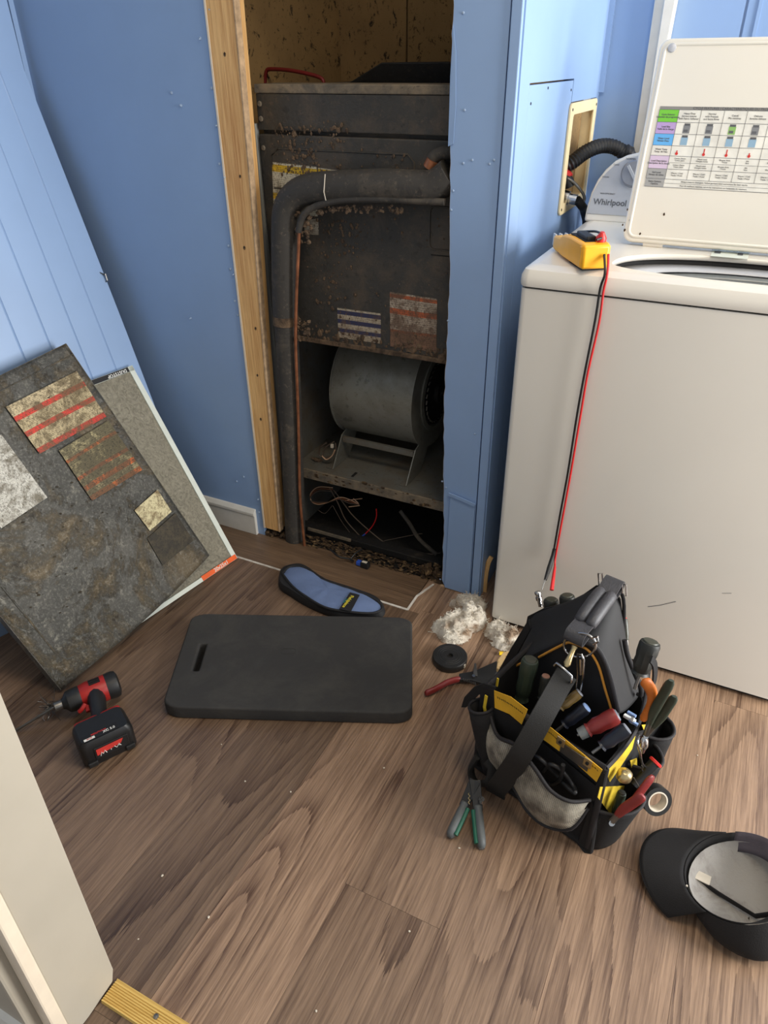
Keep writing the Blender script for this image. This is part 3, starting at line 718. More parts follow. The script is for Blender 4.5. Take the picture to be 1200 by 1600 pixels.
bsh = tagp(bs.build('beadboard_sheet', None, m_blue, smooth=9), 'pale blue grooved beadboard sheet leaning against the left wall', 'wall panel')
hk = onp(160, 430, b0, (b1-b0).cross(hd).normalized())
MB().tube([hk+Vector((0, 0, .0)), hk+Vector((.012, 0, .004)), hk+Vector((.014, 0, -.012)), hk+Vector((.004, 0, -.02))], .0022, 6).tube([hk+Vector((-.01, -.01, .012)), hk+Vector((.012, 0, .002))], .0018, 6).build('bent_nail', bsh, m_steel)
# ================================================================== FILTER
fa, fb = onz(371, 872, .002), onz(245, 957, .002)
e1 = (fb-fa).normalized(); T = onp(207, 572, fa, Vector((1, 0, 0)).cross(Vector((0, 0, 1))) if 0 else e1)
e2 = (T-fa).normalized(); nf = e1.cross(e2).normalized()
if nf.x < 0: nf = -nf
FWd, FHt = .495, .62
mf = Matrix((e1, e2, nf)).transposed().to_4x4(); mf.translation = fa - nf*.02
ft = thing('air_filter', 'flat grey air filter in a white card frame leaning behind the dirty metal panel', 'air filter', fa)
def fl_box(lo, hi, name, m, par=ft, **k): 
    q = MB()
    vs = [Vector((x, y, z)) for z in (lo[2], hi[2]) for y in (lo[1], hi[1]) for x in (lo[0], hi[0])]
    q.add([mf @ v for v in vs], [(0, 2, 3, 1), (4, 5, 7, 6), (0, 1, 5, 4), (2, 6, 7, 3), (0, 4, 6, 2), (1, 3, 7, 5)])
    return q.build(name, par, m, **k)
fl_box((.004, .004, .004), (FWd-.004, FHt-.004, .0165), 'filter_media', m_filter)
# frame: long side shows a bevelled wide face
fl_box((0, 0, 0), (.016, FHt, .021), 'frame_side', m_card, bevel=.0008)
fl_box((FWd-.016, 0, 0), (FWd, FHt, .021), 'frame_side', m_card)
fb1 = fl_box((0, 0, 0), (FWd, .012, .021), 'frame_bottom', m_card)
ft1 = fl_box((0, FHt-.014, 0), (FWd, FHt, .021), 'frame_top', m_card)
# orange print with size on bottom edge (visible on the face and lower side)
fl_box((.002, .0005, .0211), (.135, .0145, .0216), 'orange_band', m_orange, fb1)
me = textmesh('20x25x1', .0155, .0002, True)
tm = mf @ (Matrix.Translation((.060, .0075, .0219)) @ Matrix.Rotation(math.pi, 4, 'Z'))
tm = mf @ Matrix.Translation((.062, .0075, .0219)) @ Matrix.Diagonal((-1, 1, 1, 1))
MB().mesh(me, tm).build('size_print', fb1, m_card)
fl_box((.0165, FHt-.0135, .0211), (.16, FHt-.0005, .0215), 'black_band', m_ink, ft1)
MB().mesh(textmesh('DUSTSTOP', .0125, .0002, True), mf @ Matrix.Translation((.055, FHt-.0075, .0217)) @ Matrix.Rotation(math.pi, 4, 'Z') @ Matrix.Diagonal((-1, 1, 1, 1))).build('brand_print', ft1, m_inkw)
MB().mesh(textmesh('AIR FILTERS', .006, .0002, True), mf @ Matrix.Translation((.046, FHt-.001, .012)) @ Matrix.Rotation(-math.pi/2, 4, 'X')@ Matrix.Rotation(math.pi, 4, 'Z')).build('brand_print', ft1, m_ink)
# ================================================================== DIRTY METAL COVER
ca, cb = onz(327, 868, .060), onz(95, 1078, .014)
d1 = (cb-ca); CWd = d1.length; d1.normalize()
T = onp(103, 537, ca, d1); d2 = (T-ca); CHt = d2.length; d2.normalize(); nc = d1.cross(d2).normalized()
if nc.x < 0: nc = -nc
mc = Matrix((d1, d2, nc)).transposed().to_4x4(); mc.translation = ca
cv = thing('metal_access_cover', 'filthy grey sheet metal cover with peeling labels leaning at the left', 'metal panel', ca)
def cpx(x, y): p = onp(x, y, ca, nc); q = p-ca; return (q.dot(d1), q.dot(d2))
r3 = random.Random(2)
nx, ny = 40, 50
def cf(u, v):
    b = .006*math.sin(u*math.pi)*(1-v)**3 + .0015*noise.noise(Vector((u*9, v*9, 3)))
    bow = -.010*math.sin(math.pi*u)*max(0, 1-v*5)
    return mc @ Vector((u*CWd, v*CHt+bow, b))
cq = MB().grid(cf, nx, ny)
MBo = cq.build('sheet', cv, m_cover, solid=.0015, smooth=60)
def cside(p, q_, w=.022):
    a, b = Vector(p), Vector(q_)
    MB().add([mc @ Vector((a.x, a.y, .001)), mc @ Vector((b.x, b.y, .001)), mc @ Vector((b.x, b.y, -w)), mc @ Vector((a.x, a.y, -w))], [(0, 1, 2, 3)]).build('folded_edge', cv, m_cover, solid=.0015)
cside((0, 0), (0, CHt)); cside((CWd, 0), (CWd, CHt)); cside((0, CHt), (CWd, CHt))
# embossed border line on the near left side
MB().tube([mc @ Vector((x, y, .001)) for x, y in ((CWd-.042, CHt-.02), (CWd-.042, .075), (CWd-.055, .045), (CWd-.085, .035))], .0025, 6).build('pressed_bead', cv, m_cover, smooth=50)
MB().tube([mc @ Vector((.0, CHt-.03, .0015)), mc @ Vector((CWd, CHt-.03, .0015))], .0015, 6).build('pressed_bead', cv, m_cover, smooth=50)
lc1 = label_mat('red_band_label', [(0, (198, 56, 44)), (.10, (190, 174, 136)), (.36, (206, 58, 44)), (.46, (188, 172, 134)), (.68, (206, 58, 44)), (.78, (196, 180, 144))], (92, 78, 52), .50, 34, .5)
lc2 = label_mat('orange_band_label', [(0, (220, 110, 40)), (.08, (170, 156, 116)), (.18, (216, 104, 40)), (.27, (150, 138, 100)), (.40, (200, 96, 44)), (.46, (150, 138, 100)), (.74, (216, 110, 44)), (.80, (184, 172, 128))], (70, 64, 46), .58, 30, .5)
lc3 = label_mat('white_instruction_label', [(0, (206, 204, 194)), (.99, (206, 204, 194))], (96, 88, 70), .46, 60, .6)
lc4 = label_mat('small_torn_label', [(0, (206, 196, 156)), (.99, (206, 196, 156))], (110, 88, 56), .46, 0)
lc5 = label_mat('dirt_dark_patch', [(0, (70, 62, 46)), (.99, (70, 62, 46))], (46, 42, 34), .5, 0)
def clab(name, px, m, label=None):
    q = [mc @ Vector((cpx(x, y)[0], cpx(x, y)[1], .0068)) for x, y in px]
    MB().quaduv(q).build(name, cv, m, label=label, solid=.0006)
clab('warning_label', [(60, 710), (164, 652), (118, 581), (7, 637)], lc1, 'large cream label with three red bands')
clab('hazard_label', [(142, 783), (220, 735), (167, 658), (90, 705)], lc2, 'torn label with orange bands')
clab('instruction_label', [(0, 826), (72, 778), (0, 680), (-72, 730)], lc3, 'white printed label at the left edge')
clab('small_label', [(232, 830), (266, 800), (244, 766), (208, 798)], lc4, 'small peeling cream label')
clab('glue_patch', [(252, 884), (300, 845), (272, 802), (228, 842)], lc5)
cd_ = MB()
for i in range(170):
    u = min(max(r3.gauss(.45, .25), .03), .97); v = min(max(r3.gauss(.45-.2*(u-.5), .16), .03), .96)
    if r3.random() < .3: v = r3.uniform(.05, .9)
    cd_.blob(mc @ Vector((u*CWd, v*CHt, .004)), r3.uniform(.001, .0026), 1, .9, 80, (1.4, 1, .3))
for i in range(30): cd_.blob(mc @ Vector((.003+r3.random()*.01, CHt-.004+r3.random()*.004, .002)), r3.uniform(.002, .004), 1, .9, 80)
cd_.build('grime', cv, dirty('caked_grime', (92, 84, 68), (70, 62, 50), .4, .6, 60, .95, bump=1.), kind='stuff')
# lint ball under the cover's corner
lb = MB()
for i in range(60):
    c = onz(80, 1103, .02); d = Vector((r3.gauss(0, 1), r3.gauss(0, 1), r3.gauss(0, .6)))*.009
    e = d*1.3+Vector((r3.gauss(0, 1), r3.gauss(0, 1), r3.gauss(0, 1)))*.008
    lb.tube(smoothpath([c+d*.2, c+d, c+e], 3), .0006, 4)
tagp(lb.build('wire_brush_tuft', None, m_steel), 'small frayed wire tuft on the floor by the driver bit', 'wire tuft', kind='stuff')
# ================================================================== WASHER
WF = 1.42; WX0, WX1 = -.406, .284; WB = 2.07
wa = thing('washing_machine', 'white top loading washing machine with its lid standing open', 'washing machine', (-.06, 1.75, 0))
MB().prism([(x, y, .014) for x, y in [(p[0]+(WX0+WX1)/2, p[1]+(WF+WB)/2) for p in rrect(WX1-WX0, WB-WF, .012, 4)]], (0, 0, .848)).build('cabinet', wa, m_enam, smooth=40)
MB().box((WX0+.012, WF+.012, .0), (WX1-.012, WB-.02, .016)).build('under_gap_shade', wa, m_black)  # black block stands in for the shade in the gap under the cabinet
MB().box((WX0+.008, WF+.008, .860), (WX1-.008, WB-.01, .868)).build('joint', wa, m_black)
# top deck: shell with hole, built as loft of outlines
def deck():
    q = MB(); n = 48
    def outline(off, z):
        pts = rrect(WX1-WX0+.008-2*off, WB-WF+.010-2*off, max(.014, .02-off), 11)
        return [Vector((p[0]+(WX0+WX1)/2, p[1]+(WF+WB)/2, z)) for p in pts]
    rows = [outline(.002, .866), outline(0, .872), outline(.001, .886), outline(.007, .898), outline(.02, .9045), outline(.03, .9055)]
    m = len(rows[0]); vs = [p for r_ in rows for p in r_]
    fs = [(i*m+k, i*m+(k+1) % m, (i+1)*m+(k+1) % m, (i+1)*m+k) for i in range(len(rows)-1) for k in range(m)]
    q.add(vs, fs); return q
HC = (.02, 1.512)
def ell(sc, z, n=64):
    out = []
    for k in range(n):
        t = 2*math.pi*k/n; c, s_ = math.cos(t), math.sin(t); e = .85
        x = .272*sc*math.copysign(abs(c)**e, c); y = (.145 if s_ > 0 else .060)*sc*math.copysign(abs(s_)**e, s_)
        out.append(Vector((HC[0]+x, HC[1]+y, z)))
    return out
tpl = curvesolid([[(p[0]+(WX0+WX1)/2, p[1]+(WF+WB)/2) for p in rrect(WX1-WX0+.008-.06, WB-WF+.010-.06, .014, 8)], [(p.x, p.y) for p in ell(1, 0)]], .0025, 0)
MB().mesh(tpl, Matrix.Translation((0, 0, .9032))).build('deck_plate', wa, m_enam)
deck().build('top_deck', wa, m_enam, smooth=35)
def annul(name, o, i, m, par, th=.002):
    n = len(o); MB().add(o+i, [(k, (k+1) % n, n+(k+1) % n, n+k) for k in range(n)]).build(name, par, m, solid=th, smooth=40)
annul('deck_rim', ell(1.0, .905), ell(1.0, .895), m_enam, wa)
annul('rim_gap', ell(1.02, .894), ell(1.03, .878), m_black, wa)
annul('tub_ring', ell(1.03, .884), ell(.84, .877), m_console, wa)
annul('basket_gap', ell(.85, .873), ell(.74, .868), m_black, wa)
annul('basket_ring', ell(.78, .876), ell(.70, .870), m_tub, wa)
annul('basket_wall', ell(.70, .870), ell(.64, .80), m_tub, wa)
MB().prism(ell(.75, .80), (0, 0, -.004)).build('basket_bottom', wa, m_black)
# raised rim band behind the opening, small label
qd = [onz(x, y, .9062) for x, y in [(1110, 400), (1168, 405), (1172, 391), (1116, 386)]]
dl = MB().quaduv(qd).build('deck_label', wa, m_card, solid=.0004)
dm = frame(sum(qd, Vector())/4+Vector((0, 0, .0006)), (1, 0, 0), (0, 1, 0))
MB().mesh(textmesh('CONSULT OWNERS MANUAL', .0055, .0001), dm @ Matrix.Translation((0, .012, 0))).box((-.03, -.016, 0), (-.018, .004, .0003), dm.to_3x3(), dm.translation).box((.014, -.016, 0), (.024, .004, .0003), dm.to_3x3(), dm.translation).build('label_print', dl, m_gtext, kind='stuff')
# console
cons = [(-.405, .902), (-.404, .93), (-.399, .966), (-.389, .995), (-.374, 1.018), (-.355, 1.037), (-.33, 1.050), (-.30, 1.058), (-.26, 1.062), (.14, 1.062), (.18, 1.058), (.22, 1.042), (.25, 1.018), (.27, .98), (.281, .93), (.282, .902)]
co = MB(); 
co.add([(x, 1.925+(z-.9)*.22, z) for x, z in cons]+[(x*.98, 2.05, .9+(z-.9)*.97) for x, z in cons], [list(range(16)), list(range(31, 15, -1))]+[(i, (i+1) % 16, 16+(i+1) % 16, 16+i) for i in range(16)])
cso = co.build('console', wa, m_enam, bevel=.006, smooth=40)
fy = lambda z: 1.925+(z-.9)*.22
ins = [(-.400, .921), (-.394, .964), (-.384, .991), (-.370, 1.012), (-.352, 1.030), (-.328, 1.043), (-.30, 1.051), (-.26, 1.055), (.14, 1.055), (.18, 1.050), (.22, 1.034), (.25, 1.01), (.268, .97), (.276, .921)]
MB().prism([(x, fy(z)-.0025, z) for x, z in ins], (0, .002, 0)).build('control_fascia', cso, m_console, bevel=.0008)
mt = Matrix.Translation((0, 0, 0))
cm = frame((0, 0, 0), (1, 0, 0), Vector((0, .22, 1)))
def contxt(body, x, z, size, m=m_gtext, bold=False, name='lettering'):
    t = cm.copy(); t.translation = Vector((x, fy(z)-.0029, z)); return MB().mesh(textmesh(body, size, .0002, bold), t).build(name, cso, m)
contxt('Whirlpool', -.3490, .948, .0190, m_gtext, True)
MB().tube(smoothpath([(-.346, fy(.951)-.003, .941), (-.330, fy(.951)-.003, .934), (-.318, fy(.951)-.003, .940), (-.312, fy(.951)-.003, .946)], 4), .0006, 5).build('lettering', cso, m_gtext)
contxt('HIGH EFFICIENCY', -.358, .967, .0045)
contxt('NORMAL', -.318, 1.043, .006); contxt('Casual', -.350, 1.030, .005); contxt('Delicate', -.370, 1.003, .005)
for kx in (-.305, .04, .16):
    kk = MB().lathe([(.030, 0), (.029, .012), (.026, .016), (.0, .0162)], (kx, fy(1.012)-.002, 1.012), (0, -1, .22), 28).build('control_knob', cso, m_knob, smooth=40)
    MB().box((-.003, -.024, .015), (.003, .024, .021), frame((0, 0, 0), (1, -.0, .8), (0, .22, 1)).to_3x3() if 0 else Matrix.Rotation(R(90), 3, 'X') @ Matrix.Rotation(R(35), 3, 'Z'), (kx, fy(1.012)-.002, 1.012)).build('pointer', kk, m_console)
# lid
LB = Vector((-.263, 1.688, .9150)); LT = Vector((-.263, 1.783, 1.272)); lup = (LT-LB).normalized(); LH = (LT-LB).length; LW = .505
ml = frame(LB, (1, 0, 0), lup)   # z of ml points to the viewer side
if ml.col[2][1] > 0: ml = Matrix(((1, 0, 0), tuple(lup), tuple(Vector((1, 0, 0)).cross(lup)))).transposed().to_4x4(); ml.translation = LB
lo = curvesolid([rrect(LW, LH, .016, 6, LW/2, LH/2)], .007, .004, 3)
lid = MB().mesh(lo, ml).build('lid', wa, m_enam_lid, smooth=50, label='open white lid with an instruction chart')
lnz = ml.to_3x3() @ Vector((0, 0, 1)); LP = LB + lnz*.0112
# raised edge bead
MB().tube([LP + ml.to_3x3() @ Vector((p[0], p[1], -.001)) for p in rrect(LW-.014, LH-.014, .014, 6, LW/2, LH/2)], .0035, 8, closed=True).build('edge_bead', lid, m_enam_lid, smooth=60)
MB().lathe([(.008, 0), (.0075, .003), (.005, .004)], LP+ml.to_3x3() @ Vector((.020, LH-.013, 0)), lnz, 16).build('rubber_bumper', lid, m_console, smooth=40)
for (x, y) in ((973, 351), (980, 328), (976, 360), (984, 345), (1038, 335), (1000, 366)):
    p = onp(x, y, LP, lnz); MB().blob(p, .002, 1, .5, 200, (1, .3, 1.6)).build('rust_chip', lid, m_dirt)
for x in (LW*.12, LW*.88): MB().tube([LB+Vector((x-.02, .0, -.004)), LB+Vector((x+.02, .0, -.004))], .008, 10).build('hinge', wa, m_enam, smooth=50)
# chart on the lid
def lp(x, y): p = onp(x, y, LP, lnz)-LP; return (p.dot(ml.to_3x3() @ Vector((1, 0, 0))), p.dot(lup))
ch = []
s0 = lp(1032, 166)[0]; SW = .325
ys = [lp(x, y)[1] for x, y in ((1032, 166), (1031, 171), (1026.5, 190.4), (1022, 208.6), (1018, 226.6), (1014.5, 242.4), (1009, 262.5), (1006, 278), (1003, 290.5))]
xs = [s0]+[lp(x, y)[0] for x, y in ((1061.7, 171.5), (1096.7, 172), (1133, 172.6), (1169, 173.2))]
dx = xs[4]-xs[3]; xs += [xs[4]+dx*k for k in (1, 2, 3)]
l3 = ml.to_3x3()
def lbox(q, x0, x1, y0, y1, h=.0003, h0=0.): return q.box((x0, y0, h0), (x1, y1, h), l3, LP)
chart = lbox(MB(), s0, xs[-1], ys[-1], ys[0], .0003).build('instruction_chart', lid, plain('chart_paper', (222, 220, 210), .5, bump=0), label='printed wash cycle chart')
cols = [(132, 130, 126), (112, 192, 56), (178, 152, 200), (96, 170, 226), (218, 214, 204), (206, 186, 208), (158, 158, 156), (158, 158, 156)]
for i, c in enumerate(cols):
    q = MB(); lbox(q, s0, xs[-1] if i == 0 else xs[1], ys[i+1], ys[i], .0005)
    q.build('chart_cell', chart, plain('chart_ink', c, .5, bump=0, var=.02))
q = MB()
for y in ys[1:]: lbox(q, s0, xs[-1], y-.0003, y+.0003, .0007, .0005)
lbox(q, xs[1], xs[-1], (ys[5]+ys[6])/2-.0002, (ys[5]+ys[6])/2+.0002, .0007, .0005)
for x in xs: lbox(q, x-.0003, x+.0003, ys[7], ys[1], .0007, .0005)
lbox(q, xs[1], xs[-1], (ys[7]+ys[8])/2-.0002, (ys[7]+ys[8])/2+.0002, .0007, .0005)
q.build('chart_lines', chart, m_gtext, kind='stuff')
tq = MB()
def ltext(body, x, y, size, bold=False):
    t = l3.to_4x4(); t.translation = LP + l3 @ Vector((x, y, .0007)); tq.mesh(textmesh(body, size, .0001, bold), t)
ltext('CYCLE FEATURES / CARACTERISTIQUES DU PROGRAMME', (xs[1]+xs[-1])/2-.02, (ys[0]+ys[1])/2, .0062, True)
rows = ['Cycle Selector\nSelecteur de programme', 'Load Size\nTaille de la charge', 'Water Level\nNiveau d\'eau', 'Water Temp\nTemp. de l\'eau', 'Load Description\nDescription de la charge', 'Soil Level\nNiveau de salete', 'Extra Options\nOptions']
for i, t in enumerate(rows): ltext(t, (s0+xs[1])/2, (ys[i+1]+ys[i+2])/2, .0044, True)
cells = ['Heavy Duty\nService intense\nwith Fabric Softener', 'Normal\nwith Presoak\nand Extra Rinse', 'Casual\nPlis minimes', 'Delicate\nArticles delicats', 'Bulky Items\nArticles volumineux', 'Rinse & Spin']
low = ['Cotton, Denim\nCoton, Jeans', 'Mixed Loads\nCharges mixtes', 'Blouses, Knits\nTricots', 'Silk\nSoie', 'Blankets', 'Swimwear']
for k in range(6):
    cx = (xs[k+1]+xs[k+2])/2
    ltext(cells[k], cx, (ys[1]+ys[2])/2, .0046); ltext(low[k], cx, ys[5]*.75+ys[6]*.25, .0036); ltext(low[k], cx, ys[5]*.25+ys[6]*.75, .0036); ltext('Warm / Cold\nTiede / Froid', cx, (ys[6]+ys[7])/2, .0042)
ltext('Always measure detergent. Follow garment label instructions for best results.', xs[3]+.01, ys[7]*.75+ys[8]*.25, .004)
ltext('Pour de meilleurs resultats, suivre les instructions sur l\'etiquette du vetement.', xs[3]+.01, ys[7]*.25+ys[8]*.75, .004)
tq.build('chart_print', chart, m_gtext, kind='stuff')
for k in range(6):
    cx = (xs[k+1]+xs[k+2])/2
    for row, c in ((2, (120, 122, 124) if k != 2 else (132, 176, 96)), (3, (136, 168, 190))):
        cy = (ys[row]+ys[row+1])/2; h = (ys[row]-ys[row+1])
        q = MB().mat(plain('chart_ink', c, .5, bump=0, var=.02)); lbox(q, cx-.0065, cx+.0065, cy-h*.42, cy+h*.25, .0007, .0004)
        q.mat(m_gtext); lbox(q, cx-.0055, cx+.0055, cy+h*.22, cy+h*.42, .0008, .0004)
        if row == 2: lbox(q, cx-.005, cx+.003, cy-h*.32, cy-h*.1, .0008, .0004)
        q.build('chart_jar', chart)
    cy = (ys[4]+ys[5])/2; h = ys[4]-ys[5]; ox = -.009 if k == 0 else 0
    q = MB().mat(m_red); q.lathe([(.0028, 0), (.0028, .0006)], LP+l3 @ Vector((cx+ox, cy-h*.25, .0003)), lnz, 10); lbox(q, cx+ox-.001, cx+ox+.001, cy-h*.25, cy+h*(.05 if k % 3 == 0 else .3), .0008, .0004)
    q.build('chart_thermometer', chart)
# scratches on the front
MB().strap([ony(1012, 948, WF-.0004), ony(1030, 946, WF-.0004), ony(1056, 940, WF-.0004)], (0, 0, 1), .0012, .0004).build('scratch', wa, m_gtext)
MB().strap([ony(1128, 927, WF-.0004), ony(1143, 927, WF-.0004)], (0, 0, 1), .0007, .0004).build('scratch', wa, m_gtext)
# wooden strip between strip wall and washer
q = MB(); q.strap(smoothpath([ony(757, 926, 1.53), ony(759, 900, 1.53), ony(763, 880, 1.535), ony(768, 870, 1.54)], 4), (1, 0, 0), .012, .006)
tagp(q.build('wood_strip', None, m_pine), 'thin bare wood strip standing between the blue corner and the washer', 'wood strip')
# ================================================================== WATER OUTLET BOX
ob = thing('washer_outlet_box', 'ivory plastic recessed water box in the blue side wall', 'outlet box', (SX, 2.03, .9))
oy0, oy1, oz0, oz1 = 1.897, 2.165, .916, 1.157
fo = curvesolid([rrect(oy1-oy0, oz1-oz0, .012, 4), rrect(oy1-oy0-.05, oz1-oz0-.044, .010, 4)], .0015, .0015, 2)
mo = Matrix(((0, 1, 0), (0, 0, 1), (1, 0, 0))).transposed().to_4x4(); mo.translation = Vector((SX+.003, (oy0+oy1)/2, (oz0+oz1)/2))
MB().mesh(fo, mo).build('face_frame', ob, m_ivory, smooth=40)
rc = [(oy0+.022, oz0+.02), (oy1-.022, oz0+.02), (oy1-.022, oz1-.02), (oy0+.022, oz1-.02)]
q = MB(); q.add([(SX+.002, y, z) for y, z in rc]+[(SX-.045, y, z) for y, z in rc], [(0, 1, 5, 4), (1, 2, 6, 5), (2, 3, 7, 6), (3, 0, 4, 7), (4, 5, 6, 7)])
q.build('recess', ob, m_ivory, solid=.002)
for y, z in ((oy0+.011, oz0+.012), (oy0+.011, oz1-.012), (oy1-.011, oz1-.012)): MB().lathe([(.0035, 0), (.003, .0015)], (SX+.0055, y, z), (1, 0, 0), 8).build('screw', ob, m_ink)
hx = SX+.02
vl = MB().lathe([(.014, 0), (.014, .012), (.017, .013), (.017, .030), (.013, .031), (.013, .05)], (SX-.02, 1.955, .953), (1, .05, -.15), 14)
vl.build('valve', ob, m_chrome, smooth=40)
MB().tube(smoothpath([(SX-.01, 1.945, 1.0), (SX+.02, 1.95, .985), (SX+.045, 1.965, .955), (SX+.042, 1.968, .936), (SX+.025, 1.96, .942)], 4), .0035, 8).build('valve_lever', ob, m_steel, smooth=50)
MB().tube(smoothpath([(SX-.03, 1.952, 1.005), (SX-.005, 1.955, .997), (SX+.008, 1.96, .975)], 4), .014, 10).build('drain_pipe', ob, m_hose, smooth=50)
q = MB(); q.lathe([(.014, 0), (.019, .002), (.019, .008), (.014, .010)], (SX-.008, 1.957, 1.004), (.5, .1, 1), 10); q.build('valve_handle', ob, m_red, smooth=30)
hz = thing('drain_hose', 'black corrugated hose arching from the water box to behind the washer', 'hose', (SX+.02, 1.99, 1.02))
hp = smoothpath([(SX-.03, 1.975, 1.008), (SX+.0, 1.985, 1.026), (SX+.025, 2.02, 1.048), (SX+.055, 2.07, 1.058), (SX+.09, 2.11, 1.045), (SX+.12, 2.13, 1.0), (SX+.12, 2.13, .7)], 12)
MB().tube(hp, [.0165+(.0015 if i % 2 else -.001) for i in range(len(hp))], 12).build('hose', hz, m_hose, smooth=40)
MB().tube(hp[2:7], .0195, 12).build('hose_cuff', hz, m_hose, smooth=40)
h2 = MB().tube(smoothpath([(SX+.03, 1.958, .946), (SX+.040, 1.975, .93), (SX+.036, 2.03, .91), (SX+.034, 2.1, .85), (SX+.034, 2.13, .7)], 6), .011, 12).build('supply_hose', None, m_hose, smooth=50)
tagp(h2, 'thin black supply hose dropping from the chrome valve behind the washer', 'hose')
# ================================================================== CLAMP METER
mt_ = thing('multimeter', 'yellow handheld electrical meter resting on the washer top', 'multimeter', (-.31, 1.53, .9055))
mp0, mp1 = Vector((-.392, 1.564, .9072)), Vector((-.290, 1.410, .9072)); md = (mp1-mp0).normalized(); mn = Vector((-md.y, md.x, 0)); mn = Vector((.78, .62, 0)) if 0 else Vector((-md.y, md.x, 0))
ms = (-1 if mn.x < 0 else 1); mn = mn*ms     # pointing to +x side
L = (mp1-mp0).length
def mm(a, b, z): return mp0 + md*a + mn*b + Vector((0, 0, z))
prof = [(0, .012, .028), (.02, .006, .032), (.045, .006, .034), (.07, .0, .044), (.11, 0, .048), (L-.012, 0, .048), (L, .003, .045)]
q = MB(); vs = []
for a, b, h in prof:
    wd = .054-2*b*.6
    vs += [mm(a, b*.5, .003), mm(a, b*.5+wd, .003), mm(a, b*.5+wd, h), mm(a, b*.5, h)]
n_ = len(prof)
q.add(vs, [(i*4+k, i*4+(k+1) % 4, i*4+4+(k+1) % 4, i*4+4+k) for i in range(n_-1) for k in range(4)]+[(3, 2, 1, 0), tuple((n_-1)*4+k for k in range(4))])
mb = q.build('body', mt_, m_yellow, bevel=.004, smooth=50)
MB().add([mm(L-.10, .010, .0482), mm(L-.02, .010, .0482), mm(L-.02, .046, .0482), mm(L-.10, .046, .0482)], [(0, 1, 2, 3)]).build('recess', mt_, m_black, solid=.002)
MB().box((-.028, -.009, 0), (.028, .009, .009), frame((0, 0, 0), md, mn).to_3x3(), mm(L-.055, .024, .048)).build('black_plug', mt_, m_hose, bevel=.002)
MB().tube(smoothpath([mm(L-.095, .036, .052), mm(L-.06, .046, .058), mm(L-.02, .044, .057), mm(L-.008, .026, .054)], 4), .0022, 8).build('strap_loop', mt_, m_hose)
MB().lathe([(.010, 0), (.010, .010), (.006, .016), (.004, .020)], mm(L-.022, .040, .046), Vector((0, 0, 1))+md*.2, 12).build('red_plug', mt_, m_red, smooth=40)
MB().box((-.006, -.001, .0), (.006, .056, .038), frame((0, 0, 0), md, mn).to_3x3(), mm(L-.012, 0, .006)).build('end_ridge', mt_, m_yellow, bevel=.003)
for k in range(3): MB().box((-.014, -.002, 0), (.0, .002, .024), frame((0, 0, 0), md, mn).to_3x3(), mm(-.001, .012+.012*k, .006)).build('grey_prong', mt_, m_console, bevel=.001)
MB().box((0, 0, 0), (.07, .045, .0035), frame((0, 0, 0), md, mn).to_3x3(), mm(L-.08, .006, -.001)).build('rubber_foot', mt_, m_black)
# ================================================================== TOOL BAG
BA = Vector((-.03, .885, 0)); BU = Vector((-.948, .318, 0)).normalized(); BV = Vector((.318, .948, 0)).normalized()
def B(u, v, z): return BA + BU*u + BV*v + Vector((0, 0, z))
def Pv(x, y, v): return onp(x, y, BA+BV*v, BV)
def Pu(x, y, u): return onp(x, y, BA+BU*u, BU)
BR = Matrix((BU, BV, Vector((0, 0, 1)))).transposed()
bg = thing('tool_bag', 'open black fabric tool bag with yellow labels, a mesh pocket and a padded handle', 'tool bag', B(.13, .15, 0))
def wall(name, pts, vec, m, **k): return MB().prism(pts, vec).build(name, bg, m, **k)
bz = .228
wall('front_wall', [B(0, 0, .012), B(.26, 0, .012), B(.26, 0, bz), B(0, 0, bz)], BV*.006, m_fab, bevel=.002)
wall('left_wall', [B(.26, .006, .012), B(.27, .245, .012), B(.272, .245, .262), B(.262, .2, .245), B(.26, .006, bz)], -BU*.005, m_fab)
wall('right_wall', [B(0, .006, .012), B(0, .245, .012), B(0, .245, .19), B(0, .16, .19), B(0, .09, .236), B(0, .006, bz)], BU*.005, m_fab)
wall('rear_wall', [B(0, .24, .012), B(.27, .24, .012), B(.27, .24, .27), B(.14, .24, .28), B(.05, .24, .2), B(0, .24, .19)], BV*.006, m_fab)
MB().box((-.006, -.006, 0), (.272, .25, .014), BR, BA).build('base', bg, m_fab, bevel=.006)
MB().box((.006, .008, .10), (.255, .236, .105), BR, BA).build('inner_floor', bg, m_black)
def binding(pts, r=.006, m=m_bind, flat=.7, name='edge_binding', n=5): return MB().tube(smoothpath(pts, n), r, 8, flat=flat).build(name, bg, m, smooth=60)
binding([B(0, 0, bz), B(.09, -.002, bz+.001), B(.18, -.002, bz+.002), B(.26, 0, bz)], .0065)
binding([B(.26, 0, bz), B(.262, .1, .232), B(.262, .2, .244), B(.272, .245, .263)], .008)
binding([B(0, 0, bz), Pu(968, 1178, 0), Pu(990, 1147, 0), Pu(1003, 1115, 0.005), Pu(1010, 1080, .01), Pu(1014, 1040, .01)], .0055)
binding([B(0, 0, bz), B(-.001, -.002, .12), B(-.001, -.002, .01)], .006)
binding([B(.26, 0, bz), B(.262, -.002, .12), B(.262, -.002, .01)], .006)
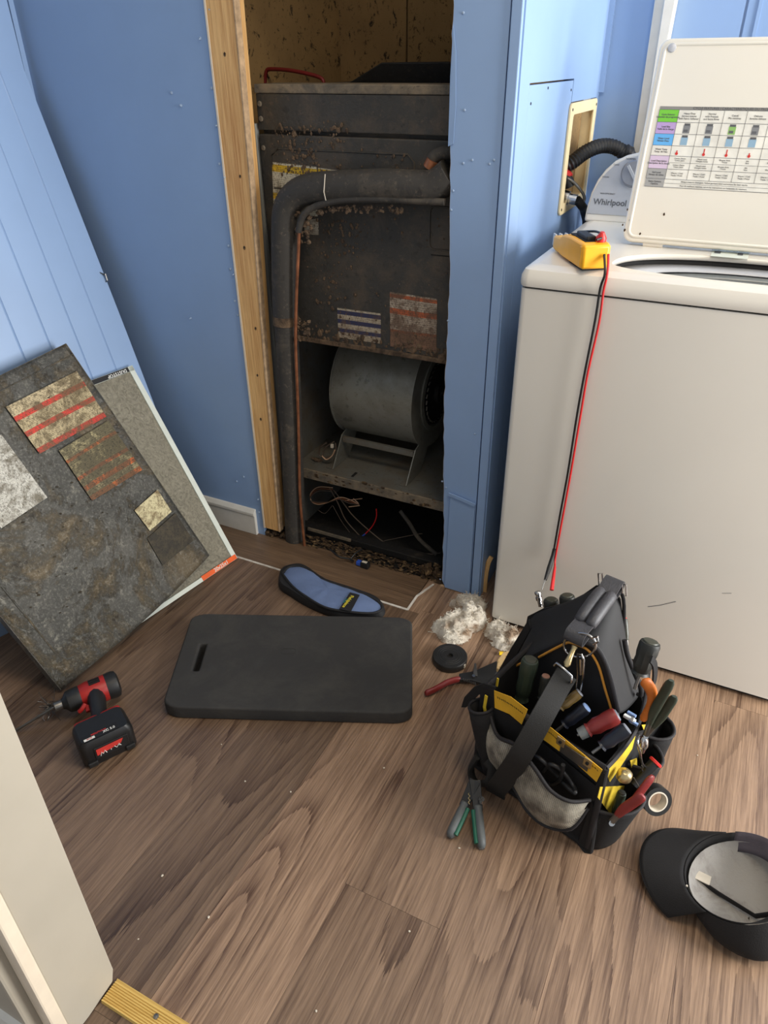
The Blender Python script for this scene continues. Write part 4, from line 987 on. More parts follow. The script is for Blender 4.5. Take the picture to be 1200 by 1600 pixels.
# centre divider (tent)
v0, v1 = .11, .235
fa_ = [(785, 1065), (805, 1038), (845, 1019), (873, 1005), (893, 998), (913, 1003), (935, 1018), (949, 1050), (960, 1090), (966, 1118)]
ra_ = [(818, 1000), (826, 962), (850, 950), (898, 938), (932, 914), (958, 916), (970, 936), (977, 1000), (988, 1040), (1003, 1084)]
f3 = [Pv(x, y, v0) for x, y in fa_]; r3_ = [Pv(x, y, v1) for x, y in ra_]
q = MB(); N_ = 10
vs = []
for k in range(7):
    t = k/6
    for a, b in zip(f3, r3_):
        p = a.lerp(b, t); p.z -= .012*math.sin(math.pi*t); vs.append(p)
q.add(vs, [(j*N_+i, j*N_+i+1, (j+1)*N_+i+1, (j+1)*N_+i) for j in range(6) for i in range(N_-1)])
q.build('centre_divider', bg, m_fab2, solid=.006, smooth=50, sub=1)
fc = [B(.24, v0, .10)]+f3+[B(.02, v0, .10)]
wall('divider_front', fc, BV*.004, m_fab2)
rcx = [B(.24, v1, .10)]+r3_+[B(.02, v1, .10)]
wall('divider_rear', rcx, -BV*.004, m_fab)
pip = [(842, 1027), (862, 1016), (880, 1007), (889, 1004), (901, 1007), (920, 1017), (935, 1040), (945, 1075), (954, 1105), (958, 1120)]
MB().tube(smoothpath([Pv(x, y, v0-.003) for x, y in pip], 4), .0024, 8).build('amber_piping', bg, m_pipe, smooth=60, label='amber piping')
MB().tube([Pv(801, 1043, v0-.01), Pv(815, 1036, v0-.01)], .0024, 8).build('amber_piping', bg, m_pipe, smooth=60)
binding([Pv(x, y, v0-.001) for x, y in [(895, 1000), (915, 1004), (934, 1014), (948, 1040), (958, 1075), (966, 1112)]], .0042, m_leather)
# padded flap edge on the right
binding([Pv(x, y, v1-.03) for x, y in [(976, 1000), (980, 1022), (990, 1048), (1001, 1074), (1001, 1086), (995, 1084)]], .005)
binding([r3_[5], Pv(974, 935, v1), Pv(975, 1000, v1), Pv(986, 1035, v1)], .004)
# handle: two padded rolls with folded end loops and D rings
ha, hb = Pu(903, 990, .14), Pu(955, 918, .15)
hdv = (hb-ha).normalized(); hs_ = hdv.cross(Vector((0, 0, 1))).normalized()
hdl = MB()
for s_ in (-1, 1):
    pts = [ha.lerp(hb, t)+hs_*.0105*s_+Vector((0, 0, .006*math.sin(math.pi*t))) for t in (.16, .2, .3, .45, .6, .75, .84, .88)]
    MB().tube(pts, [.006, .0105, .0115, .0118, .0118, .0115, .0105, .006], 12).build('handle_roll', bg, m_leather, smooth=60)
MB().strap([ha.lerp(hb, .15), hb.lerp(ha, .15)], hs_, .030, .004).build('handle_strap', bg, m_strap)
for c, n_ in ((ha, 'loop'), (hb, 'loop')):
    s_ = -1 if c is ha else 1
    pts = [c - hdv*s_*.022 + Vector((0, 0, .006)), c+hdv*s_*.008+Vector((0, 0, .011)), c+hdv*s_*.017+Vector((0, 0, .004)), c+hdv*s_*.014-Vector((0, 0, .008)), c-hdv*s_*.01-Vector((0, 0, .01))]
    MB().strap(smoothpath(pts, 4), hs_, .036, .003).build('folded_strap_end', bg, m_leather, smooth=40)
# front ring
rcn = ha - hdv*.016 + Vector((0, 0, -.022))
rn = (CP-rcn).normalized()
rx = RT; ry = rn.cross(rx).normalized()
MB().tube([Pv(906+24*math.cos(a)*1.05, 1008+19*math.sin(a), v0-.018) for a in [2*math.pi*k/24 for k in range(24)]], .0022, 8, closed=True).build('ring', bg, m_chrome, smooth=60)
for (x, y) in ((938, 905), (975, 922)):
    MB().tube([Pv(x-3, y-9, v1+.0), Pv(x+3, y-9, v1), Pv(x+4, y+9, v1), Pv(x-2, y+9, v1)], .0018, 6, closed=True).build('ring', bg, m_chrome, smooth=60)
MB().tube([Pv(924, 997, v0-.018), Pv(934, 995, v0-.02), Pv(935, 1002, v0-.02), Pv(927, 1007, v0-.02)], .002, 6).build('ring_end', bg, m_chrome)
# yellow label tape along front rim
vf = -.0085
def tape(px, name='label_tape', m=m_dial, v=vf, **k): return wall(name, [Pv(x, y, v) for x, y in px], BV*.001, m, **k)
t1 = tape([(772, 1079), (798, 1089), (824, 1109), (815, 1132), (796, 1116), (773, 1106)], label='yellow label tape with small black print')
t2 = tape([(848, 1129), (862, 1138), (941, 1203), (932, 1222), (900, 1193), (840, 1149)], label='yellow label tape with small black print')
pr_ = MB(); rq = random.Random(4)
for (xa, ya, xb, yb, n) in ((777, 1090, 818, 1116, 14), (846, 1137, 872, 1158, 9), (922, 1196, 936, 1208, 4)):
    for i in range(n):
        t = i/n; x, y = xa+(xb-xa)*t, ya+(yb-ya)*t-(2*math.sin(t*3.1))
        pr_.strap([Pv(x, y-1.6+rq.random(), vf-.0008), Pv(x+1+rq.random(), y+1.6, vf-.0008)], BU, .0009+rq.random()*.0008, .0003)
pr_.build('tape_print', bg, m_ink, kind='stuff')
# metal tape clip
wall('clip_plate', [Pv(x, y, -.012) for x, y in [(877, 1160), (921, 1190), (917, 1206), (874, 1174)]], BV*.0012, m_steel, label='grey metal belt clip')
for (x, y) in ((876, 1159), (918, 1192)):
    c = Pv(x, y, -.013); ad = (Pv(921, 1190, -.013)-Pv(877, 1160, -.013)).normalized()
    mz = frame(c, ad, BV.cross(ad))
    pl = MB().box((-.008, -.010, -.001), (.008, .010, .001), mz.to_3x3(), c).build('clip_end', bg, m_brass, bevel=.001)
    MB().lathe([(.0032, 0), (.003, .002)], c-BV*.0012, -BV, 10).build('clip_hole', bg, m_black)
# flap band under label
tape([(750, 1072), (772, 1078), (772, 1104), (800, 1120), (860, 1170), (930, 1228), (934, 1222), (940, 1206), (946, 1210), (938, 1250), (915, 1252), (860, 1215), (800, 1160), (760, 1120), (750, 1100)], 'front_flap', m_fab, -.005)
# mesh pocket
top = [(766, 1118), (778, 1150), (806, 1165), (835, 1200), (860, 1235), (890, 1252), (922, 1250)]
bot = [(762, 1165), (768, 1196), (800, 1226), (824, 1266), (854, 1290), (892, 1294), (918, 1262)]
tp3 = smoothpath([Pv(x, y, v) for (x, y), v in zip(top, (-.012, -.028, -.042, -.055, -.058, -.048, -.016))], 5)
bt3 = smoothpath([Pv(x, y, v) for (x, y), v in zip(bot, (-.010, -.020, -.034, -.045, -.045, -.036, -.012))], 5)
for p in bt3: p.z = max(p.z, .006)
nn = len(tp3)
def mf_(u, v):
    k = u*(nn-1); i = min(int(k), nn-2); t = k-i
    a = tp3[i].lerp(tp3[i+1], t); b = bt3[i].lerp(bt3[i+1], t)
    p = b.lerp(a, v); bul = math.sin(math.pi*v)*.014
    return p - BV*bul + Vector((0, 0, .002*noise.noise(p*60)))
MB().grid(mf_, 48, 14).build('mesh_pocket', bg, m_mesh, smooth=80, label='bulging grey net pocket')
MB().tube(tp3, .0045, 8, flat=.8).build('pocket_rim', bg, m_bind, smooth=60)
MB().tube([p+Vector((0, 0, -.001)) for p in bt3], .004, 8).build('pocket_hem', bg, m_bind, smooth=60)
# stuff in the mesh pocket: coiled black cord
cz = MB(); rq = random.Random(9)
pts = [Pv(850+30*math.cos(a)+a*3, 1195+26*math.sin(a*1.3)+a*3, -.02-.02*rq.random()) for a in [k*.7 for k in range(14)]]
cz.tube(smoothpath(pts, 5), .004, 8)
tagp(cz.build('coiled_cord', None, m_hose, smooth=60), 'glossy black coiled cord stuffed in the mesh pocket of the tool bag', 'cord')
# webbing shoulder strap with clip
sp_ = [Pv(886, 1052, .055), Pv(872, 1075, .03), Pv(850, 1115, -.02), Pv(828, 1155, -.05), Pv(806, 1192, -.065), Pv(786, 1220, -.055), Pv(774, 1238, -.03), Pv(782, 1256, .0)]
MB().strap(smoothpath(sp_, 5), [BU]*200 if 0 else (RT*.85-UP*.62), .040, .0035).build('shoulder_strap', bg, m_strap, smooth=50)
MB().tube([Pv(x, y, .05) for x, y in [(866, 1040), (870, 1036), (880, 1044), (893, 1056), (893, 1066), (886, 1070)]], .0024, 8).build('strap_ring', bg, m_chrome, smooth=60)
MB().lathe([(.003, 0), (.0065, .006), (.005, .02), (.004, .034), (.0055, .04)], Pv(884, 1042, .055), Pv(895, 1017, .08)-Pv(884, 1042, .055), 12).build('swivel_clip', bg, m_brass, smooth=40)
cbn = thing('carabiner', 'silver carabiner hanging from the ring under the bag handle', 'carabiner', Pv(905, 1045, .085))
MB().tube([Pv(x, y, .085) for x, y in [(903, 1022), (909, 1022), (912, 1030), (911, 1055), (908, 1078), (903, 1080), (900, 1074), (902, 1050)]], .0024, 8, closed=True).build('frame', cbn, m_chrome, smooth=60)
MB().tube([Pv(907, 1030, .082), Pv(907, 1054, .082)], .0022, 8).build('gate', cbn, m_chrome)
# left side: holster pouch and loop
def pocket(name, u0, dirn, c0, c1, bul, z0, z1, m=m_fab, rim=m_bind, lean=0., par=bg, label=None):
    """half tube pocket sewn on a wall; c0,c1 = points at rim; dirn = outward"""
    c0, c1 = V3(c0), V3(c1); n = 10
    def fn(u, v):
        p = c0.lerp(c1, u); bb = bul*math.sin(math.pi*u)**.6*(.55+.45*v)
        p = p + V3(dirn)*(bb + lean*v); p.z = z0+(p.z-z0)*v if v < 1 else p.z; return p
    q = MB().grid(fn, n, 6).build(name, par, m, solid=.003, smooth=60, label=label)
    MB().tube([fn(k/n, 1) for k in range(n+1)], .0032, 8).build('pocket_rim', q, rim, smooth=60)
    return q
# holster (a tapering tube)
ho = []
h0, h1 = Pv(752, 1103, -.01), Pv(768, 1205, -.015)
q = MB(); n = 16
hax = (h1-h0); hr = [.024, .0235, .022, .020, .018, .015]
q.lathe([(hr[i], hax.length*i/5) for i in range(6)], h0, hax, n); q.f = q.f[:-2]
hq = q.build('holster_pouch', bg, m_fab, solid=.003, smooth=60)
x_ = hax.normalized().orthogonal().normalized(); y_ = hax.normalized().cross(x_)
MB().tube([h0+x_*.024*math.cos(a)+y_*.024*math.sin(a) for a in [2*math.pi*k/20 for k in range(20)]], .003, 6, closed=True).build('pocket_rim', hq, m_bind, smooth=60)
MB().prism([Pv(x, y, .0) for x, y in [(742, 1072), (756, 1066), (776, 1072), (770, 1084), (750, 1084), (730, 1104), (722, 1104), (727, 1088)]], -BV*.004).build('side_flap', bg, m_fab, bevel=.001)
MB().prism([Pv(x, y, .15) for x, y in [(772, 1062), (800, 1012), (828, 966), (832, 980), (800, 1040), (780, 1075)]], -BV*.006).build('side_flap', bg, m_fab2, bevel=.001)
MB().strap([Pv(760, 1087, -.014), Pv(757, 1105, -.016), Pv(760, 1124, -.016)], BU, .006, .002).build('lining_strip', bg, m_lining)
MB().strap([Pv(778, 1060, .02), Pv(776, 1072, .02)], BU, .004, .002).build('lining_strip', bg, m_lining)
MB().tube(smoothpath([Pv(748, 1180, -.03), Pv(736, 1200, -.035), Pv(742, 1222, -.04), Pv(765, 1222, -.04), Pv(772, 1200, -.03), Pv(762, 1186, -.03)], 5), .006, 8, flat=2.2).build('tool_loop', bg, m_strap, smooth=60)
# black lower bag corners reaching the floor
wall('corner_gusset', [B(.02, -.004, .0), B(.0, -.012, .0), B(-.012, -.004, .0), B(-.006, .0, .10), B(.012, -.004, .14)], BV*.008, m_fab, bevel=.003)
# right side pockets
RU = -BU
yl = wall('label_tape', [Pu(x, y, -.001) for x, y in [(947, 1206), (960, 1190), (993, 1150), (988, 1170), (970, 1198), (953, 1222)]], BU*.001, m_lining, label='pale yellow label tape')
yl2 = wall('lining_patch', [Pu(x, y, -.004) for x, y in [(938, 1230), (978, 1228), (966, 1252), (954, 1272), (934, 1246)]], BU*.001, m_lining)
wall('lining_patch', [Pu(x, y, -.012) for x, y in [(1003, 1133), (1025, 1131), (1015, 1142), (1010, 1150)]], BU*.001, m_lining)
wall('lining_patch', [Pu(x, y, -.008) for x, y in [(985, 1189), (995, 1185), (996, 1198), (987, 1200)]], BU*.001, m_lining)
pocket('side_pocket', 0, RU, B(0, .0, .115), B(0, .12, .125), .055, .004, .12)
pocket('side_pocket', 0, RU, B(0, .10, .15), B(0, .18, .15), .045, .004, .15)
pocket('side_pocket', 0, RU, B(0, .17, .165), B(0, .24, .165), .032, .004, .18)
pocket('rear_pocket', 0, BV, B(.26, .247, .25), B(.14, .247, .25), .035, .004, .24)
pocket('rear_pocket', 0, BV, B(.13, .247, .17), B(.01, .247, .16), .03, .004, .2)
pocket('left_pocket', 0, BU, B(.265, .04, .16), B(.27, .235, .18), .03, .004, .16)
# ================================================================== TOOLS IN THE BAG
def driver(name, label, butt, front, r, m, cap=None, capr=.75, flute=.10, shaft=.03, cat='screwdriver', collar=None, shm=None):
    butt, front = V3(butt), V3(front); ax = front-butt; Lh = ax.length
    t = thing(name, label, cat, front)
    MB().lathe([(r*.55, 0), (r*.9, .002), (r, .007), (r, Lh*.35), (r*.92, Lh*.5), (r*.98, Lh*.7), (r*.8, Lh*.85), (r*.7, Lh*.93), (r*.85, Lh)], butt, ax, 20, flute, (3, 5)).build('handle', t, m, smooth=35)
    if cap: MB().lathe([(r*capr, -.0012), (r*capr*.9, -.003), (r*.3, -.0035)], butt+ax.normalized()*.002, ax, 18).build('end_cap', t, cap, smooth=40)
    if collar: MB().lathe([(r*.7, Lh), (r*.75, Lh+.003), (r*.7, Lh+.016)], butt, ax, 14).build('collar', t, collar, smooth=40)
    MB().tube([front-ax.normalized()*.003, front+ax.normalized()*shaft], .003, 8).build('shaft', t, shm or m_steel, smooth=50)
    return t
driver('screwdriver', 'fat dark olive fluted screwdriver handle standing in the front left of the bag', Pv(829, 1030, .072), Pv(815, 1092, .06), .0165, m_grip_green, m_grip_olive)
driver('screwdriver', 'small black screwdriver with brown end cap beside the olive one', Pv(853, 1056, .075), Pv(846, 1090, .065), .0095, m_grip_black, m_copperend, .8)
driver('screwdriver', 'amber clear screwdriver handle with grey end below the carabiner', Pv(906, 1082, .08), Pv(876, 1106, .05), .0095, m_amber, m_greycap, .9)
driver('nut_driver', 'dark navy nut driver with a pale blue end in the middle of the bag', Pv(917, 1105, .075), Pv(882, 1132, .045), .0115, m_navy, m_bluecap, .85, .04, .02, 'nut driver')
driver('nut_driver', 'dark red nut driver with grey end and clear collar', Pv(965, 1117, .075), Pv(918, 1141, .035), .0150, m_grip_red, m_greycap, .72, .04, .02, 'nut driver', m_tub)
driver('nut_driver', 'black nut driver with blue grey end at the right rim', Pv(980, 1138, .055), Pv(940, 1166, .02), .0125, m_navy, m_greycap, .85, .04, .02, 'nut driver')
driver('screwdriver', 'black fluted screwdriver standing in the rear left pocket beside the chrome connector', Pv(861, 936, .268), Pv(862, 975, .262), .0165, m_grip_black, m_grip_olive)
driver('screwdriver', 'black fluted screwdriver in the rear pocket, nearest the handle of the bag', Pv(886, 930, .268), Pv(888, 972, .262), .0165, m_grip_black, m_grip_olive)
driver('screwdriver', 'brown orange screwdriver barely showing behind the bag handle', Pv(910, 938, .262), Pv(908, 975, .26), .012, m_orangeh, m_copperend)
driver('screwdriver', 'large black fluted screwdriver sticking up at the right rim of the bag', Pv(1017, 1002, .11), Pv(1000, 1052, .09), .0175, m_grip_black, m_grip_olive)
driver('screwdriver', 'thin green and red screwdriver behind the right flap of the bag', Pv(976, 966, .27), Pv(979, 1000, .25), .006, m_grip_olive, m_red)
driver('screwdriver', 'slim black green screwdriver in the lower right pocket', Pu(972, 1238, -.022), Pu(960, 1275, -.022), .0085, m_grip_green, m_grip_black)
# small blue white clips
bc_ = MB().mat(m_bluecap); 
for (x, y) in ((987, 1116), (990, 1129)): bc_.box((-.008, -.0025, -.0025), (.008, .0025, .0025), BR, Pv(x, y, .09))
bc_.mat(m_inkw); bc_.box((-.012, -.003, -.003), (.010, .003, .003), BR, Pv(983, 1122, .092)); bc_.box((-.0025, -.0025, -.012), (.0025, .0025, .008), BR, Pv(989, 1122, .09))
tagp(bc_.build('wire_clip', None, bevel=.0006), 'small blue and white plastic clip between the nut drivers', 'clip')
# chrome connector
cn = thing('coax_connector', 'chrome ribbed connector clipped at the rear left corner of the bag', 'connector', Pv(843, 940, .29))
MB().lathe([(.006, 0), (.0075, .002), (.0075, .006), (.006, .007), (.006, .012), (.0078, .013), (.0078, .02), (.005, .021), (.005, .035)], Pv(840, 924, .29), Pv(846, 955, .285)-Pv(840, 924, .29), 12).build('barrel', cn, m_chrome, smooth=40)
MB().tube([Pv(846, 945, .285), Pv(852, 948, .285), Pv(853, 958, .285)], .002, 6).build('pin', cn, m_chrome)
# pliers helper: two handles from pivot
def pliers(name, label, piv, h1, h2, r, m, jaw=None, inlay=None, flat=.55, cat='pliers', bend=.2, jm=m_steel):
    t = thing(name, label, cat, piv); piv = V3(piv)
    for e in (h1, h2):
        e = V3(e); mid = piv.lerp(e, .45); d = (e-piv); side = d.cross(FW).normalized()
        oth = V3(h2 if (e-V3(h1)).length < 1e-6 else h1); s_ = 1 if side.dot(e-oth) > 0 else -1
        mid += side*s_*d.length*bend*.5
        pts = smoothpath([piv.lerp(e, .22)+side*s_*d.length*bend*.3, mid, piv.lerp(e, .75)+side*s_*d.length*bend*.25, e], 4)
        rs = [r*(.6+.4*min(1, i/5)) if i < len(pts)-2 else r*(.9 if i == len(pts)-2 else .55) for i in range(len(pts))]
        h = MB().tube(pts, rs, 10, flat=flat).build('handle', t, m, smooth=60)
        if inlay: MB().tube([p+side*s_*r*-.75 for p in pts[1:-2]], r*.45, 6).build('inlay', h, inlay, smooth=60)
        MB().tube([piv, pts[1]], r*.6, 8, flat=.6).build('tang', t, jm, smooth=60)
    if jaw is not None:
        j = V3(jaw); d = (j-piv); side = d.cross(FW).normalized()
        for s_ in (-1, 1): MB().prism([piv+side*s_*.001, piv+side*s_*r*1.1, piv+d*.5+side*s_*r*.8, j+side*s_*.0015, j+side*s_*.0004], FW*.005).build('jaw', t, jm, bevel=.0008)
    MB().lathe([(r*.55, -.004), (r*.55, .004)], piv, FW, 14).build('pivot', t, m_chrome, smooth=30)
    return t
pliers('pliers', 'dark green handled pliers splayed upward from the right side of the bag', Pu(1008, 1150, -.03), Pu(1049, 1063, -.055), Pu(1054, 1088, -.06), .0078, m_grip_green, bend=.05)
pliers('pliers', 'red handled pliers tucked into the lower right pocket of the bag', Pu(955, 1285, -.03), Pu(1020, 1212, -.055), Pu(1005, 1243, -.062), .0098, m_grip_red, bend=.08)
oh = thing('orange_handle_tool', 'orange curved handle between the bag rim and the dark green pliers', 'hand tool', Pu(1008, 1110, -.03))
MB().tube(smoothpath([Pu(1006, 1062, -.02), Pu(1018, 1080, -.03), Pu(1018, 1100, -.03), Pu(1005, 1125, -.025)], 4), [.003]+[.009]*11+[.006], 10, flat=.7).build('handle', oh, m_orangeh, smooth=60)
# hanging loop at right rim with yellow
MB().strap(smoothpath([Pu(1017, 1030, -.01), Pu(1023, 1040, -.015), Pu(1022, 1065, -.015), Pu(1014, 1082, -.01)], 4), BV, .012, .003).build('hanging_loop', bg, m_fab)
# tape roll in right pocket
tr = thing('tape_roll', 'black electrical tape roll with cream core hanging at the right pocket of the bag', 'tape roll', Pu(1022, 1250, -.06))
tc = Pu(1024, 1249, -.062); ta = Vector((.55, -.75, .45)).normalized()
def roll(par, c, ax, ro, ri, w, mo_, mi_):
    MB().lathe([(ri+.003, 0), (ro-.001, 0), (ro, .001), (ro, w-.001), (ro-.001, w), (ri+.003, w)], c-ax*w/2, ax, 32)
    x = ax.orthogonal().normalized(); y = ax.cross(x); n = 32; vs = []
    for (r_, h) in ((ri+.0025, -w/2), (ro, -w/2), (ro, w/2), (ri+.0025, w/2)): vs += [c+ax*h+(x*math.cos(2*math.pi*k/n)+y*math.sin(2*math.pi*k/n))*r_ for k in range(n)]
    MB().add(vs, [(i*n+k, i*n+(k+1) % n, ((i+1) % 4)*n+(k+1) % n, ((i+1) % 4)*n+k) for i in range(4) for k in range(n)]).build('tape', par, mo_, smooth=40)
    vs = []
    for (r_, h) in ((ri, -w/2), (ri+.0024, -w/2), (ri+.0024, w/2+.0004), (ri, w/2+.0004)): vs += [c+ax*h+(x*math.cos(2*math.pi*k/n)+y*math.sin(2*math.pi*k/n))*r_ for k in range(n)]
    MB().add(vs, [(i*n+k, i*n+(k+1) % n, ((i+1) % 4)*n+(k+1) % n, ((i+1) % 4)*n+k) for i in range(4) for k in range(n)]).build('core', par, mi_, smooth=40)
roll(tr, tc, ta, .027, .0165, .019, m_tapeb, m_tapew)
# flashlight, key clips
fg = thing('flashlight', 'small black flashlight with a red ring in the right side pocket', 'flashlight', Pu(1015, 1200, -.03))
fax = Pu(1000, 1215, -.03)-Pu(1027, 1187, -.04)
MB().lathe([(.010, .004), (.010, .02), (.008, .03), (.008, .06)], Pu(1026, 1189, -.04), fax, 18).build('barrel', fg, m_hose, smooth=40)
MB().lathe([(.0105, 0), (.0125, .001), (.0125, .005), (.0105, .006)], Pu(1026, 1189, -.04), fax, 18).build('red_ring', fg, m_red, smooth=40)
kc = thing('key_clip', 'shiny steel spring clip hanging at the right rim of the bag', 'key clip', Pu(1000, 1170, -.02))
MB().lathe([(.003, 0), (.008, .008), (.009, .022), (.005, .034), (.0035, .042)], Pu(1006, 1150, -.025), Pu(1002, 1190, -.03)-Pu(1006, 1150, -.025), 12).build('body', kc, m_chrome, smooth=50)
MB().tube(smoothpath([Pu(999, 1150, -.025), Pu(996, 1160, -.03), Pu(1000, 1175, -.035), Pu(1003, 1192, -.03), Pu(1008, 1198, -.03)], 4), .0022, 8).build('gate', kc, m_chrome, smooth=50)
MB().tube([Pu(1003+1.2*(k % 2), 1196+k*3, -.03) for k in range(12)], .0014, 6).build('chain', kc, m_steel)
bb_ = thing('metal_bell_clip', 'round dull brass and silver knob clipped on the front right corner of the bag', 'metal clip', Pu(976, 1208, -.02))
MB().lathe([(.0, 0), (.007, .001), (.0125, .006), (.0135, .012), (.0125, .02), (.008, .024), (.0, .025)], Pu(972, 1221, -.02), Pu(980, 1200, -.02)-Pu(972, 1221, -.02), 18).build('knob', bb_, m_brass, smooth=60)
MB().tube([Pu(990, 1215, -.03), Pu(1000, 1232, -.04)], .0011, 6).build('pin', bb_, m_steel)
# ================================================================== WIRE STRIPPERS + RED PLIERS (left of bag)
wsx = thing('wire_stripper', 'wire stripper with grey and green grips hanging from the bag loop, grips on floor', 'wire stripper', onz(727, 1310))
pv_ = onz(742, 1222, .055)
for (ex, ey), (mx_, my_) in (((702, 1308), (724, 1262)), ((753, 1326), (747, 1268))):
    e = onz(ex, ey, .008); m_ = onz(mx_, my_, .024); s0_ = pv_.lerp(m_, .35)
    side = (e-m_).cross(Vector((0, 0, 1))).normalized()
    h = MB().tube(smoothpath([m_.lerp(pv_, .25), m_, m_.lerp(e, .5), e], 4), [.008]+[.0115]*4+[.0130]*6+[.0115, .007], 12, flat=.7).build('handle', wsx, m_grip_grey, smooth=60)
    s_ = 1 if side.dot(RT) > 0 else -1
    if ex > 740: s_ = -s_
    MB().tube([p+side*s_*.0095+Vector((0, 0, .004)) for p in smoothpath([m_, m_.lerp(e, .5), m_.lerp(e, .9)], 4)], .0045, 8).build('inlay', h, m_grip_teal, smooth=60)
    MB().prism([pv_+side*.011, pv_-side*.011, m_-side*.009, m_+side*.009], (0, 0, .006)).build('steel_arm', wsx, m_drillblk, bevel=.001)
MB().lathe([(.006, -.001), (.006, .007)], onz(752, 1252, .04), (0, 0, 1), 14).build('pivot', wsx, m_chrome, smooth=30)
MB().tube([onz(733+((k % 2)*2-1)*1.2, 1228+k*3.2, .048-.001*k) for k in range(10)], .0012, 6).build('spring', wsx, m_brass)
rp = thing('pliers', 'red handled pliers lying on the floor left of the bag, jaws toward the bag', 'pliers', onz(735, 1060))
MB().tube(smoothpath([onz(664, 1084, .010), onz(680, 1077, .012), onz(700, 1066, .012), onz(719, 1061, .012)], 4), [.005]+[.0085]*11+[.006], 12, flat=.75).build('handle', rp, m_grip_red, smooth=60)
MB().prism([onz(717, 1056, .008), onz(740, 1052, .008), onz(776, 1036, .008), onz(778, 1050, .008), onz(764, 1074, .008), onz(735, 1066, .008), onz(718, 1066, .008)], (0, 0, .008)).build('jaw', rp, m_drillblk, bevel=.0015)
MB().prism([onz(739, 1056, .016), onz(741, 1038, .016), onz(744, 1038, .016), onz(746, 1058, .016)], (0, 0, .004)).build('blade', rp, m_steel, bevel=.0006)
MB().lathe([(.004, 0), (.004, .003)], onz(740, 1057, .018), (0, 0, 1), 12).build('pivot', rp, m_chrome, smooth=30)
MB().tube([onz(724+k*1.5, 1062+((k % 2)*2-1)*2+k*.5, .017) for k in range(14)], .0011, 6).build('spring', rp, m_steel)
# tan pouch tag, wire nut
tgq = MB().prism([onz(x, y, .03) for x, y in [(786, 1024), (797, 1022), (797, 1034), (785, 1052), (775, 1050), (777, 1036)]], (0, 0, .012))
tagp(tgq.build('adapter_block', None, m_tan, bevel=.002), 'tan crackled block poking out at the left rear corner of the bag', 'block')
wn = thing('wire_nut', 'tiny yellow wire nut on the floor behind the bag', 'wire nut', onz(783, 1021))
MB().lathe([(.005, 0), (.0052, .006), (.004, .013)], onz(780, 1021, .006), onz(788, 1021, .006)-onz(780, 1021, .006), 10, .15, (0, 1)).build('shell', wn, m_nutylw, smooth=30)
# ================================================================== TEST LEADS
tl = thing('test_leads', 'black and red test leads hanging down the washer front from the meter', 'test leads', ony(870, 860, 1.40))
LY = 1.408
bpts = [mm(L+.004, .040, .03), ony(945, 428, LY), ony(938, 450, LY), ony(930, 500, LY), ony(916, 570, LY), ony(903, 640, LY), ony(887, 740, LY), ony(874, 810, LY), ony(865, 862, LY)]
rpts = [mm(L+.004, .048, .03), ony(949, 428, LY), ony(943, 455, LY), ony(936, 505, LY), ony(919, 580, LY), ony(907, 650, LY), ony(890, 750, LY), ony(877, 820, LY), ony(868, 870, LY), ony(867, 888, LY-.02)]
MB().tube(smoothpath(bpts, 5), .0023, 8).build('black_lead', tl, m_wire_b, smooth=60, label='black lead')
MB().tube(smoothpath(rpts, 5), .0023, 8).build('red_lead', tl, m_wire_r, smooth=60, label='red lead')
MB().tube([ony(866, 858, LY-.002), ony(864, 868, LY-.004), ony(858, 888, LY-.03), ony(852, 906, LY-.06)], [.004, .0045, .0055, .0035], 10).build('black_probe', tl, m_hose, smooth=50)
MB().tube([ony(867, 886, LY-.02), ony(865, 900, LY-.04), ony(862, 922, LY-.07)], [.003, .004, .0048], 10).build('red_probe', tl, m_wire_r, smooth=50)
MB().tube([ony(852, 905, LY-.06), ony(847, 921, LY-.08)], .001, 6).build('probe_tip', tl, m_steel)
# ================================================================== KNEELING PAD
kp = thing('kneeling_pad', 'black rectangular foam kneeling pad with a hand slot, lying on the floor', 'kneeling pad', (-.77, 1.03, 0))
zt = .036
c4 = [onz(x, y, zt) for x, y in ((256, 1102), (641, 1112), (641, 966), (303, 960))]
c4 = [Vector((p.x, p.y, 0)) for p in c4]
def bil(u, v): return (c4[0]*(1-u)+c4[1]*u)*(1-v)+(c4[3]*(1-u)+c4[2]*u)*v
outl = [(.5+p[0], .5+p[1]) for p in rrect(1, 1, .07, 5)]
hole = [(.085+p[0], .50+p[1]) for p in rrect(.048, .33, .02, 4)]
def kout(pts): return [(bil(u, v).x, bil(u, v).y) for u, v in pts]
kme = curvesolid([kout(outl), kout(hole)], zt/2-.005, .005, 3)
MB().mesh(kme, Matrix.Translation((0, 0, zt/2+.0005))).build('foam_body', kp, m_pad, smooth=50)
hp_ = kout(hole)
MB().prism([(x, y, .001) for x, y in hp_], (0, 0, .003)).build('slot_floor', kp, m_black)
tx = bil(.47, .58); ax_ = (c4[1]-c4[0]).normalized()
km = frame((tx.x, tx.y, zt+.001), ax_, Vector((0, 0, 1)).cross(ax_))
lg = MB().tube([km @ Vector((p[0], p[1], 0)) for p in rrect(.036, .018, .008, 4)], .0006, 5, closed=True)
lg.build('embossed_logo', kp, m_pad)
